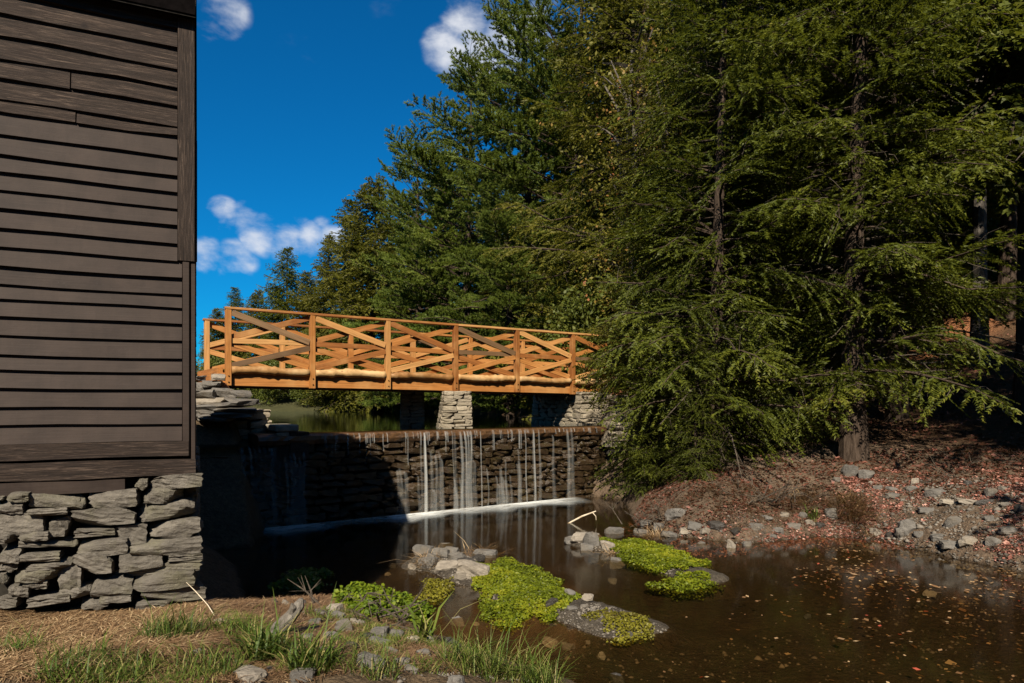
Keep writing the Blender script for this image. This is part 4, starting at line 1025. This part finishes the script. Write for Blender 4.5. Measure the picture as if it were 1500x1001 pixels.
Z6 = (380, 760, .4533)
place_rocks([(600, 75, 45, 18), (525, 105, 60, 25), (585, 118, 50, 28), (545, 150, 60, 32), (605, 158, 75, 28, 'prock'), (640, 130, 60, 25), (690, 170, 90, 45), (655, 185, 45, 25), (725, 108, 70, 25), (765, 115, 30, 22), (850, 125, 22, 14), (495, 158, 28, 14, 'prock'), (415, 158, 20, 10, 'prock'), (430, 135, 30, 15, 'wrock'), (560, 130, 40, 20), (670, 145, 50, 22), (800, 128, 34, 14, 'wrock'), (620, 105, 40, 18), (505, 135, 30, 18, 'wrock'), (705, 130, 40, 20)], *Z6,
            'grey stone heaped at the head of the middle islet, # from the left', 'stones at the head of the middle islet', grow=1.28)
place_rocks([(945, 275, 45, 35), (1005, 245, 40, 30), (1060, 258, 45, 22), (640, 318, 55, 18, 'wrock'), (780, 387, 30, 14), (940, 372, 55, 22), (1000, 385, 40, 16, 'wrock'), (1108, 410, 28, 28), (1062, 383, 18, 12, 'prock'), (985, 372, 20, 10, 'prock'), (1010, 292, 40, 14, 'prock'), (1078, 292, 20, 12, 'prock'), (1050, 285, 30, 12, 'prock'), (1200, 378, 22, 22), (700, 318, 25, 12, 'wrock')], *Z6,
            'small grey stone along the lower edge of the middle islet, # from the left', 'stones along the lower islet edge')
place_rocks([(1040, 65, 60, 25), (1075, 70, 50, 40), (1125, 88, 40, 30), (1010, 70, 45, 20), (1150, 40, 60, 20), (1165, 130, 60, 14), (1100, 110, 60, 20), (1142, 172, 28, 14), (1090, 45, 40, 18), (1060, 95, 40, 20), (1200, 60, 40, 18), (1130, 60, 40, 18)], *Z6,
            'grey stone at the left end of the right-hand islet, # from the left', 'stones of the right-hand islet', grow=1.2)
place_rocks([(1158, 498, 55, 35, 'prock', 'pale stone alone in dark water at the bottom of the picture')], *Z6, '', None)
Z8 = (900, 640, .4)
place_rocks([(1085, 335, 70, 58, 'prock', 'large pale block of stone above the waterline on the right bank'), (1058, 358, 48, 40, 'wrock', 'dark stone tucked against the large pale block'),
             (870, 130, 65, 50, 'rock', 'rounded grey rock at the foot of the thick hemlock trunk'), (930, 140, 60, 40, 'wrock', 'dark rock right of the thick hemlock trunk'),
             (1250, 312, 64, 36, 'rock', 'smooth bluish grey rock on the leafy right bank'), (1310, 388, 84, 36, 'wrock', 'dark wet rock at the right waterline'), (1240, 400, 75, 28, 'rock', 'flat grey slab lying at the right waterline'),
             (800, 288, 45, 42, 'rock', 'upright grey rock beside the brown grass tussock'), (1160, 553, 50, 25, 'prock', 'pale stone breaking the water off the right bank'), (710, 617, 25, 20, 'rock', 'small grey stone alone in midstream'),
             (1490, 268, 34, 36, 'prock', 'pale stone at the right edge of the picture')], *Z8, '', None)
place_rocks([(820, 160, 30, 18, 'prock'), (1020, 195, 45, 18, 'prock'), (1025, 220, 55, 18, 'prock'), (1105, 165, 30, 25, 'prock'), (1185, 205, 80, 26, 'prock'), (1300, 170, 30, 20, 'prock'), (1385, 205, 45, 30, 'prock'), (1365, 242, 70, 15, 'prock'), (1300, 240, 70, 15, 'prock'), (1095, 190, 50, 18), (1440, 250, 40, 16, 'prock'), (1230, 240, 60, 20), (1150, 270, 60, 20), (1380, 300, 40, 18), (970, 190, 40, 18), (1430, 190, 36, 18, 'prock')], *Z8,
            'pale flat stone among pink leaves on the right bank, # from the left', 'pale stones on the leafy bank')
place_rocks([(600, 350, 50, 25, 'wrock'), (300, 330, 60, 30), (380, 325, 70, 30), (430, 395, 35, 35), (490, 395, 35, 20), (230, 290, 90, 45, 'wrock'), (340, 350, 50, 24), (520, 330, 60, 24), (560, 300, 50, 20), (660, 330, 60, 24), (720, 320, 50, 24), (170, 330, 60, 24, 'wrock'), (100, 345, 60, 24), (260, 350, 50, 20), (450, 350, 50, 22), (690, 290, 40, 22), (620, 290, 50, 20), (760, 330, 40, 20), (200, 360, 60, 22), (320, 385, 40, 18, 'wrock'), (120, 318, 50, 20), (580, 370, 40, 14, 'wrock'), (960, 350, 40, 30), (1010, 360, 30, 22), (1120, 360, 36, 22), (1190, 370, 50, 20, 'wrock'), (1400, 390, 60, 30, 'wrock'), (1450, 350, 60, 30)], *Z8,
            'grey stone along the right waterline, # from the left', 'stones along the right waterline')
Z7 = (0, 840, .4667)
place_rocks([(858, 195, 36, 28, 'prock', 'white stone beside the driftwood stump'), (1155, 290, 100, 62, 'rock', 'half-buried grey boulder in the foreground grass'), (770, 330, 115, 36, 'rock', 'low grey rock at the bottom edge under the grass'), (1430, 350, 60, 40, 'rock', 'dark rock at the water edge beneath foreground grass'),
             (945, 332, 90, 40, 'rock', 'grey rock at the bottom edge right of the low one'), (840, 308, 32, 25, 'prock', 'small pale stone in the foreground grass')], *Z7, '', None)
place_rocks([(1075, 172, 62, 50), (1190, 195, 64, 42), (1180, 228, 80, 28), (860, 94, 34, 22, 'wrock'), (895, 96, 30, 20), (945, 96, 34, 22), (1415, 222, 48, 32), (1350, 217, 42, 38), (1120, 160, 50, 30), (1240, 200, 60, 30), (1040, 120, 60, 30), (1000, 130, 50, 24), (1290, 215, 50, 26), (1330, 255, 60, 24), (1090, 105, 60, 30), (985, 160, 46, 26), (1030, 205, 60, 34), (1150, 205, 50, 30), (1105, 235, 60, 26), (1225, 250, 50, 26), (1010, 250, 44, 22, 'prock'), (1260, 285, 60, 30), (690, 160, 60, 26), (960, 205, 40, 24), (1290, 310, 50, 26), (620, 250, 44, 20), (1060, 140, 50, 30)], *Z7,
            'grey stone at the water edge of the grassy near bank, # from the left', 'stones along the near bank')

# ------------------------------------------------------------------ scatter helpers
def in_px(poly, n, r):
    """random pixels inside a photograph outline"""
    poly = np.array(poly, float); lo = poly.min(0); hi = poly.max(0); out = np.zeros((0, 2))
    while len(out) < n:
        c = lo + r.random((n * 2, 2)) * (hi - lo); out = np.concatenate((out, c[inside(c[:, 0], c[:, 1], [tuple(p) for p in poly])]))
    return out[:n]
def hits(pp):
    """vectorised ground hits"""
    Y = np.concatenate((np.linspace(2.5, 9, 260), np.linspace(9.05, 26, 220)))[None]; px = pp[:, :1]; py = pp[:, 1:]
    x = (px - 750) / 1000 * Y; z = CAMZ + (HOR - py) / 1000 * Y; h = np.maximum(H(x, Y + 0 * x), 0); i = np.argmax(z <= h, 1); k = np.arange(len(pp))
    return np.stack((x[k, i], Y[0, i], h[k, i]), 1)
def ground_poly(poly, n, r):
    """points spread evenly on the ground under a photograph outline"""
    q = hits(np.array(poly, float)); g = q[:, :2]; lo = g.min(0); hi = g.max(0); out = np.zeros((0, 2)); tp = [tuple(a) for a in g]
    while len(out) < n:
        c = lo + r.random((n * 2, 2)) * (hi - lo); out = np.concatenate((out, c[inside(c[:, 0], c[:, 1], tp)]))
    out = out[:n]; return np.column_stack((out, H(out[:, 0], out[:, 1]))), tp
def blades(p, r, ln, w, up=.8, spread=.6, seg=2, flatdir=None):
    """curved grass blades: two quads each"""
    n = len(p); az = r.uniform(0, 6.283, n); d0 = unit(np.stack((np.cos(az) * spread, np.sin(az) * spread, np.full(n, up) * r.uniform(.6, 1.2, n)), 1))
    d1 = unit(d0 + np.stack((np.cos(az) * .8, np.sin(az) * .8, -.45 * r.uniform(.3, 1.4, n)), 1) * np.broadcast_to(spread, (n,))[:, None] * 1.2)
    s = unit(np.cross(d0, np.array((0, 0, 1.0)))) ; l = (ln * r.uniform(.5, 1.3, n))[:, None]; w = (w * r.uniform(.6, 1.3, n))[:, None]
    a = p; b = a + d0 * l * .55; c = b + d1 * l * .45
    V = np.stack((a - s * w * .4, a + s * w * .4, b + s * w * .5, b - s * w * .5, c, c + s * w * .08), 1).reshape(-1, 3)
    k = np.arange(n)[:, None] * 6
    F = np.concatenate((k + np.array([[0, 1, 2, 3]]), k + np.array([[3, 2, 5, 4]])), 0)
    return V, F
def flatleaves(p, r, ln, asp=.7, lift=.01, tilt=.35):
    n = len(p); nz = unit(np.array((0, 0, 1.0)) + r.normal(size=(n, 3)) * tilt); az = r.uniform(0, 6.283, n)
    d = np.stack((np.cos(az), np.sin(az), np.zeros(n)), 1); s = unit(np.cross(nz, d)); d = np.cross(s, nz)
    l = ln * np.exp(r.normal(0, .38, n)); V, F = quads(p + np.array((0, 0, lift)) - d * l[:, None] * .5, d, s, l, l * asp)
    return V, F
def stuff(name, V, F, tint, mat, label, cat): return tag(obj(name, fastmesh(name, V, F, tint), M[mat]), label, cat, kind='stuff')
g = np.random.default_rng(99)

# watercress cushions
def cress(poly, label, mat='cress', hgt=.13, dens=5200, leaf=.034, seed=1, name='watercress_patch'):
    r = np.random.default_rng(seed); q = hits(np.array(poly, float)); gp = [tuple(a) for a in q[:, :2]]
    lo = q[:, :2].min(0); hi = q[:, :2].max(0); area = (hi - lo).prod()
    c = lo - .12 + r.random((int(area * dens * 1.6), 2)) * (hi - lo + .24)
    d = -sdist(c[:, 0], c[:, 1], gp) + vnoise(c[:, 0], c[:, 1], 4, seed) * .26 + vnoise(c[:, 0], c[:, 1], 12, seed + 3) * .16 + r.normal(size=len(c)) * .02
    k = d > 0; c = c[k]; d = d[k]; n = len(c)
    base = np.maximum(H(c[:, 0], c[:, 1]), 0); bed = np.maximum(H(c[:, 0], c[:, 1]), -.2)
    top = hgt * (1 - np.exp(-d / .10)) * (1 + vnoise(c[:, 0], c[:, 1], 4, seed + 7) * .8 + vnoise(c[:, 0], c[:, 1], 11, seed + 8) * .7)
    z = bed + (base - bed + top) * r.random(n) ** .4 + .012
    p = np.column_stack((c, z)); org = np.array((c[:, 0].mean(), c[:, 1].mean(), max(base.min(), 0))); p -= org
    nz = unit(np.array((0, -.15, 1.0)) + r.normal(size=(n, 3)) * .5); az = r.uniform(0, 6.283, n); dd = np.stack((np.cos(az), np.sin(az), np.zeros(n)), 1)
    s = unit(np.cross(nz, dd)); dd = np.cross(s, nz); l = leaf * r.uniform(.6, 1.3, n)
    # rounded leaf: six-gon
    th = np.arange(5) / 5 * 2 * math.pi
    V = p[:, None] + (np.cos(th)[None, :, None] * dd[:, None] + np.sin(th)[None, :, None] * s[:, None] * .8) * (l * .55)[:, None, None]
    V[:, :, 2] += (np.abs(np.sin(th)) * .25)[None] * (l * .5)[:, None]
    F = np.arange(n * 5).reshape(n, 5)
    t = np.clip(.46 + vnoise(c[:, 0], c[:, 1], 3.2, seed + 2) * .6 + vnoise(c[:, 0], c[:, 1], 9, seed + 5) * .5 + r.normal(size=n) * .22, 0, 1)
    o = obj(name, fastmesh(name, V.reshape(-1, 3), F, t), M[mat], None, org); tag(o, label, 'plant', 'watercress cushions in the stream', 'stuff')
cress([(500, 882), (540, 870), (600, 882), (624, 900), (600, 914), (555, 914), (515, 902)], 'largest-leaved bright green watercress cushion at the near bank', 'cress_g', .17, 9000, .034, 1)
cress([(610, 872), (630, 852), (662, 850), (656, 870), (636, 884)], 'smallest watercress cushion left of the middle islet', 'cress_o', .05, 8000, .024, 2)
cress([(684, 830), (740, 822), (790, 836), (812, 852), (838, 876), (820, 890), (794, 902), (776, 920), (724, 916), (704, 892), (728, 872), (700, 858)], 'long bright yellow-green watercress bed covering the middle islet', 'cress', .042, 9500, .024, 3)
cress([(870, 905), (900, 898), (932, 900), (975, 922), (960, 938), (915, 942), (880, 930)], 'sparse olive watercress cushion at the tail of the middle islet', 'cress_o', .03, 7500, .022, 4)
cress([(884, 792), (930, 790), (970, 800), (1030, 824), (1010, 836), (970, 838), (930, 828), (905, 812)], 'bright watercress bed on the right-hand islet', 'cress', .040, 8500, .026, 5)
cress([(958, 856), (990, 838), (1018, 840), (1046, 858), (1010, 868), (975, 864)], 'small bright watercress cushion below the right-hand islet', 'cress', .040, 8500, .026, 6)
cress([(410, 858), (432, 838), (472, 840), (474, 860), (440, 868)], 'shaded watercress cushion in the shadow of the mill', 'cress_g', .10, 6000, .036, 8)

# straw mat beside the foundation, dry grass on the islets
p, _ = ground_poly([(-120, 880), (60, 876), (300, 886), (330, 915), (290, 950), (180, 965), (60, 990), (-160, 1010)], 52000, g)
V, F = blades(p + np.array((0, 0, .005)), g, .16, .0055, .22, 1.0)
stuff('straw', V, F, np.clip(np.tile(g.normal(.68, .22, len(p)), 2), 0, 1), 'straw_l', 'brown mat of dry straw at the foot of the foundation', 'straw')
p, _ = ground_poly([(300, 890), (480, 876), (560, 905), (650, 960), (820, 1005), (100, 1030), (20, 990), (180, 968), (290, 940)], 34000, g)
V, F = blades(p + np.array((0, 0, .005)), g, .11, .004, .3, 1.0)
stuff('dead_grass', V, F, np.clip(np.tile(g.normal(.5, .22, len(p)), 2), 0, 1), 'straw_l', 'thin dead brown grass over the near bank', 'grass')
p, _ = ground_poly([(330, 905), (420, 884), (560, 905), (640, 950), (700, 965), (830, 1008), (200, 1040), (60, 1010), (180, 985), (300, 960)], 16000, g)
k = vnoise(p[:, 0], p[:, 1], 2.6, 40) + .5 * vnoise(p[:, 0], p[:, 1], 7, 41) > -.02; p = p[k]
V, F = blades(p, g, .085, .0042, .8, .65)
stuff('grass', V, F, np.clip(np.tile(g.normal(.60, .24, len(p)), 2), 0, 1), 'grass', 'short patchy green grass on the near bank', 'grass')
def tuft(px, py, n, ln, rad, label, seed, mat='grass', w=.0046, tb=.4, up=1.0):
    r = np.random.default_rng(seed); n = int(n * 1.1) if n > 100 else n; q = hit(px, py); a = r.uniform(0, 6.28, n); rr = rad * np.sqrt(r.random(n))
    p = np.stack((np.cos(a) * rr, np.sin(a) * rr, np.zeros(n)), 1); p[:, 2] = H(q[0] + p[:, 0], q[1] + p[:, 1]) - q[2]
    V, F = blades(p, r, ln * np.exp(r.normal(0, .28, n)), w, up, r.uniform(.35, .95, n)); tag(obj('grass_tuft', fastmesh('grass_tuft', V, F, np.clip(np.tile(np.where(r.random(n) < .14, .97, r.normal(tb, .18, n)), 2), 0, 1)), M[mat], None, q), label, 'grass', 'grass tufts on the banks')
tuft(252, 935, 420, .15, .16, 'dark green grass tuft at the right end of the straw mat', 1, tb=.3)
tuft(140, 990, 620, .13, .26, 'wide dark green grass tuft at the lower left of the straw', 2, tb=.3)
tuft(390, 968, 300, .20, .10, 'broad-bladed green tuft below the driftwood stump', 3, w=.010, tb=.35)
tuft(455, 980, 260, .20, .14, 'loose green tuft at the bottom between stump and boulder', 4, w=.008)
tuft(700, 985, 420, .22, .20, 'dense light green tuft at the bottom by the water', 5, tb=.55)
tuft(780, 1000, 300, .22, .16, 'green tuft at the bottom edge leaning over the water', 6, tb=.55)
tuft(622, 945, 26, .34, .05, 'few long pale blades rising by the water edge', 7, w=.016, tb=.75, up=1.0)
tuft(310, 985, 260, .14, .18, 'green tuft left of the broad-bladed one', 8, tb=.42)
tuft(545, 985, 240, .14, .16, 'short tuft at the right foot of the foreground boulder', 9, tb=.5)
tuft(20, 960, 200, .12, .14, 'small grass tuft at the left edge of the picture', 10, tb=.35)
tuft(340, 930, 220, .12, .14, 'low tuft just above the stump at the bank edge', 11, tb=.5)
tuft(700, 806, 420, .26, .20, 'straw-coloured dry tuft at the head of the middle islet', 12, 'straw_l', .007, .9, .35)
tuft(628, 828, 260, .22, .13, 'small straw-coloured tuft among stones left on the islet', 13, 'straw_l', .007, .9, .35)
tuft(890, 812, 220, .20, .12, 'straw tuft among the stones of the right-hand islet', 14, 'straw_l', .007, .9, .35)
tuft(960, 784, 300, .26, .20, 'pale dry tuft at the right waterline near the islet', 15, 'straw_l', .007, .9, .4)
tuft(1245, 745, 700, .36, .30, 'large brown dry tussock drooping down the right bank', 16, 'straw', .007, .5, .35)
tuft(1265, 770, 500, .30, .25, 'brown dry tussock at the water edge of the right bank', 17, 'straw', .007, .45, .3)
tuft(1180, 735, 260, .26, .25, 'thin dry tussock under the hemlock boughs', 18, 'straw', .006, .45, .4)
tuft(1190, 757, 90, .14, .12, 'small green herb tuft beside the upright rock', 19, 'grass', .016, .35, 1.0)

# fallen leaves, gravel
p, _ = ground_poly([(1120, 792), (1180, 745), (1250, 690), (1330, 690), (1640, 690), (1640, 850), (1480, 838), (1380, 806), (1250, 792), (1120, 800)], 42000, g)
k = vnoise(p[:, 0], p[:, 1], 1.3, 50) + .8 * vnoise(p[:, 0], p[:, 1], 4.2, 51) + .5 * vnoise(p[:, 0], p[:, 1], 10, 52) + g.normal(size=len(p)) * .09 > .06; p = p[k]
V, F = flatleaves(p, g, .030, .75, .012, .4); stuff('fallen_leaves', V, F, np.clip(g.normal(.55, .28, len(p)), 0, 1), 'litter', 'pink and red fallen leaves strewn over the right bank', 'leaves')
p, _ = ground_poly([(1225, 795), (1245, 705), (1330, 690), (1500, 690), (1640, 700), (1640, 835), (1400, 812)], 22000, g)
k = vnoise(p[:, 0], p[:, 1], 2.0, 71) + .7 * vnoise(p[:, 0], p[:, 1], 5.5, 72) + g.normal(size=len(p)) * .08 > .0; p = p[k]
V, F = flatleaves(p, g, .030, .75, .012, .4); stuff('fallen_leaves', V, F, np.clip(g.normal(.62, .25, len(p)), 0, 1), 'litter', 'pink fallen leaves drifted between the pale stones of the right bank', 'leaves')
p, _ = ground_poly([(960, 800), (1000, 776), (1200, 765), (1290, 792), (1150, 802), (1050, 812)], 2600, g)
V, F = flatleaves(p, g, .032, .75, .012, .4); stuff('fallen_leaves', V, F, np.clip(g.normal(.5, .25, len(p)), 0, 1), 'litter', 'red fallen leaves among the stones at the waterline', 'leaves')
n = 26000; p = np.column_stack((g.uniform(3.2, 24, n), g.uniform(13.5, 30, n))); d = sdist(p[:, 0], p[:, 1], RIVER); p = p[(d > 1.2) & (vnoise(p[:, 0], p[:, 1], .9, 56) + g.normal(size=n) * .2 > 0)]
p = np.column_stack((p, H(p[:, 0], p[:, 1])))
V, F = flatleaves(p, g, .07, .7, .015, .5); stuff('leaf_litter', V, F, np.clip(g.normal(.3, .2, len(p)), 0, 1), 'litter', 'brown leaf litter on the shaded forest floor', 'leaves')
p, _ = ground_poly([(930, 775), (1000, 730), (1100, 715), (1240, 690), (1280, 760), (1180, 770), (1080, 785)], 9000, g)
k = vnoise(p[:, 0], p[:, 1], 1.8, 61) + .5 * vnoise(p[:, 0], p[:, 1], 6, 62) > -.1; p = p[k]
V, F = blades(p, g, .14, .006, .3, 1.0); stuff('dry_grass', V, F, np.clip(np.tile(g.normal(.42, .2, len(p)), 2), 0, 1), 'straw', 'dry brown grass on the bank under the hemlocks', 'grass')
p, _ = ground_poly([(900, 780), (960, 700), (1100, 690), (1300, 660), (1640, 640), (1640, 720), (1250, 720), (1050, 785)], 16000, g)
V, F = flatleaves(p, g, .045, .7, .012, .5); stuff('leaf_litter', V, F, np.clip(g.normal(.10, .16, len(p)), 0, 1), 'litter', 'brown leaf litter under the streamside hemlocks', 'leaves')  # browner leaves, their tint also darkened in place of shade under the boughs
# sunken and drifting leaves in the stream
p, _ = ground_poly([(1200, 795), (1380, 812), (1640, 850), (1640, 1040), (900, 1040), (1000, 900), (1150, 850)], 9000, g)
sh = np.exp(-((p[:, 0] - 6.0) ** 2 + (p[:, 1] - 9.4) ** 2) / 3.0); cl = vnoise(p[:, 0], p[:, 1], 1.6, 81) + .6 * vnoise(p[:, 0], p[:, 1], 4.5, 82); k = (g.random(len(p)) < .10 + 1.0 * sh) & (cl + g.normal(size=len(p)) * .1 > .02); p = p[k]; p[:, 2] = np.where(g.random(len(p)) < .35, .004, np.minimum(p[:, 2], -.01))
V, F = flatleaves(p, g, .042, .7, .006, .12); stuff('drifting_leaves', V, F, np.clip(g.normal(.5, .28, len(p)), 0, 1), 'sunk', 'tan and red leaves sunk and drifting in the shallow water', 'leaves')
def gravel(name, pts, r, s, label, mat='gravel'):
    n = len(pts); o8 = np.array([(1, 0, 0), (-1, 0, 0), (0, 1, 0), (0, -1, 0), (0, 0, 1), (0, 0, -1)], float)
    f8 = np.array([(0, 2, 4), (2, 1, 4), (1, 3, 4), (3, 0, 4), (2, 0, 5), (1, 2, 5), (3, 1, 5), (0, 3, 5)])
    sc = (s * np.exp(r.normal(0, .45, n)))[:, None, None]; v = o8[None] * r.uniform(.6, 1.1, (n, 6, 1)) * sc * np.array((1.2, 1, .6))
    a = r.uniform(0, 6.28, n); c, s_ = np.cos(a)[:, None], np.sin(a)[:, None]
    v = np.stack((v[..., 0] * c - v[..., 1] * s_, v[..., 0] * s_ + v[..., 1] * c, v[..., 2]), -1) + pts[:, None]
    F = (np.arange(n)[:, None, None] * 6 + f8[None]).reshape(-1, 3)
    me = fastmesh(name, v.reshape(-1, 3), F); tag(obj(name, me, M[mat]), label, 'gravel', kind='stuff')
p, _ = ground_poly([(600, 830), (660, 800), (730, 800), (760, 830), (840, 880), (900, 890), (980, 925), (940, 945), (880, 935), (800, 915), (700, 880), (640, 860)], 4200, g); gravel('gravel', p[p[:, 2] > -.03], g, .012, 'grey gravel of the middle islet')
p, _ = ground_poly([(830, 795), (900, 775), (1000, 780), (1210, 790), (1150, 812), (1040, 830), (960, 850), (900, 820)], 5200, g); gravel('gravel', p[p[:, 2] > -.03], g, .014, 'gravel along the right waterline and islet')
p, _ = ground_poly([(1200, 790), (1260, 700), (1640, 695), (1640, 860), (1400, 830)], 5000, g); gravel('gravel', p, g, .02, 'loose pebbles across the leafy right bank')
p, _ = ground_poly([(420, 890), (560, 905), (680, 965), (800, 1005), (500, 1010), (420, 940)], 1600, g); gravel('gravel', p, g, .014, 'pebbles in the near bank soil')
p, _ = ground_poly([(620, 930), (800, 925), (1000, 940), (1500, 830), (1640, 1040), (800, 1030)], 3000, g); p[:, 2] = np.minimum(p[:, 2], -.015); gravel('stream_gravel', p[::2], g, .016, 'pebbles on the stream bed', 'bedstone')

# ------------------------------------------------------------------ driftwood, sticks
q = hit(412, 934); mb = MB()
mb.tube([(-.09, .0, -.03), (-.02, .02, .05), (.05, .03, .12), (.10, .05, .19), (.115, .05, .23)], [.035, .05, .042, .036, .012], 9); mb.tube([(.05, .03, .12), (.075, .0, .19), (.07, -.01, .215)], [.028, .02, .006], 7)
tag(tag(mb.build('driftwood_stump', M['drift']), 'grey weathered driftwood stump leaning on the near bank', 'driftwood'), None); bpy.data.objects['driftwood_stump'].location = q
q = hit(832, 766); e = P(873, 749, q[1] - .15); mb = MB(); b = e - q
mb.tube([(0, 0, -.02), b * .5 + np.array((0, 0, .01)), b], [.014, .017, .010], 6); mb.tube([b * .88, b * .95 + np.array((.02, -.03, -.08)), b + np.array((.0, -.03, -.16))], [.009, .007, .004], 5)
o = mb.build('stick', M['stick']); o.location = q; tag(o, 'pale bare stick standing out of the water near the dam', 'stick')
def deadbranch(px, py, n, ln, label, seed):
    r = np.random.default_rng(seed); q = hit(px, py); mb = MB()
    for k in range(n):
        az = r.uniform(0, 6.28); d = unit(np.array((math.cos(az), math.sin(az) * .5, r.uniform(.05, .7)))); l = ln * r.uniform(.4, 1)
        a = r.normal(size=3) * np.array((.25, .12, .0)); m = a + d * l * .5 + r.normal(size=3) * .04; e = a + d * l + np.array((0, 0, -.1 * l)) + r.normal(size=3) * .05
        mb.tube([a, m, e], [.010, .007, .002], 4)
        for j in range(3): mb.tube([m, m + unit(d + r.normal(size=3) * .5) * l * .3], [.005, .0015], 3)
    o = mb.build('dead_branch', M['twig']); o.location = q; tag(o, label, 'branch', 'dead branches on the right bank')
deadbranch(965, 765, 30, .7, 'tangle of pale dead twigs at the water edge below the drooping hemlock', 1)
deadbranch(1120, 735, 26, 1.0, 'dark tangle of dead twigs under the hemlock boughs', 2)
deadbranch(1190, 735, 8, .9, 'few thin dead stems beside the dry tussock', 3)
deadbranch(520, 905, 26, .45, 'brown twig heap behind the stones of the near bank', 4)
deadbranch(1400, 700, 7, .9, 'loose dead branch lying at the shaded top of the leafy bank', 5)
q = hit(300, 905); mb = MB(); mb.tube([(-.22, .2, .18), (-.10, .08, .15), (.02, .0, .08), (.12, -.1, .02)], [.002, .003, .003, .002], 5); o = mb.build('twig', M['stick']); o.location = q; tag(o, 'thin pale twig propped against the foundation corner', 'twig')
print('objects', len(S.objects), 'tris', sum(len(m.loops) - 2 * len(m.polygons) for m in bpy.data.meshes))
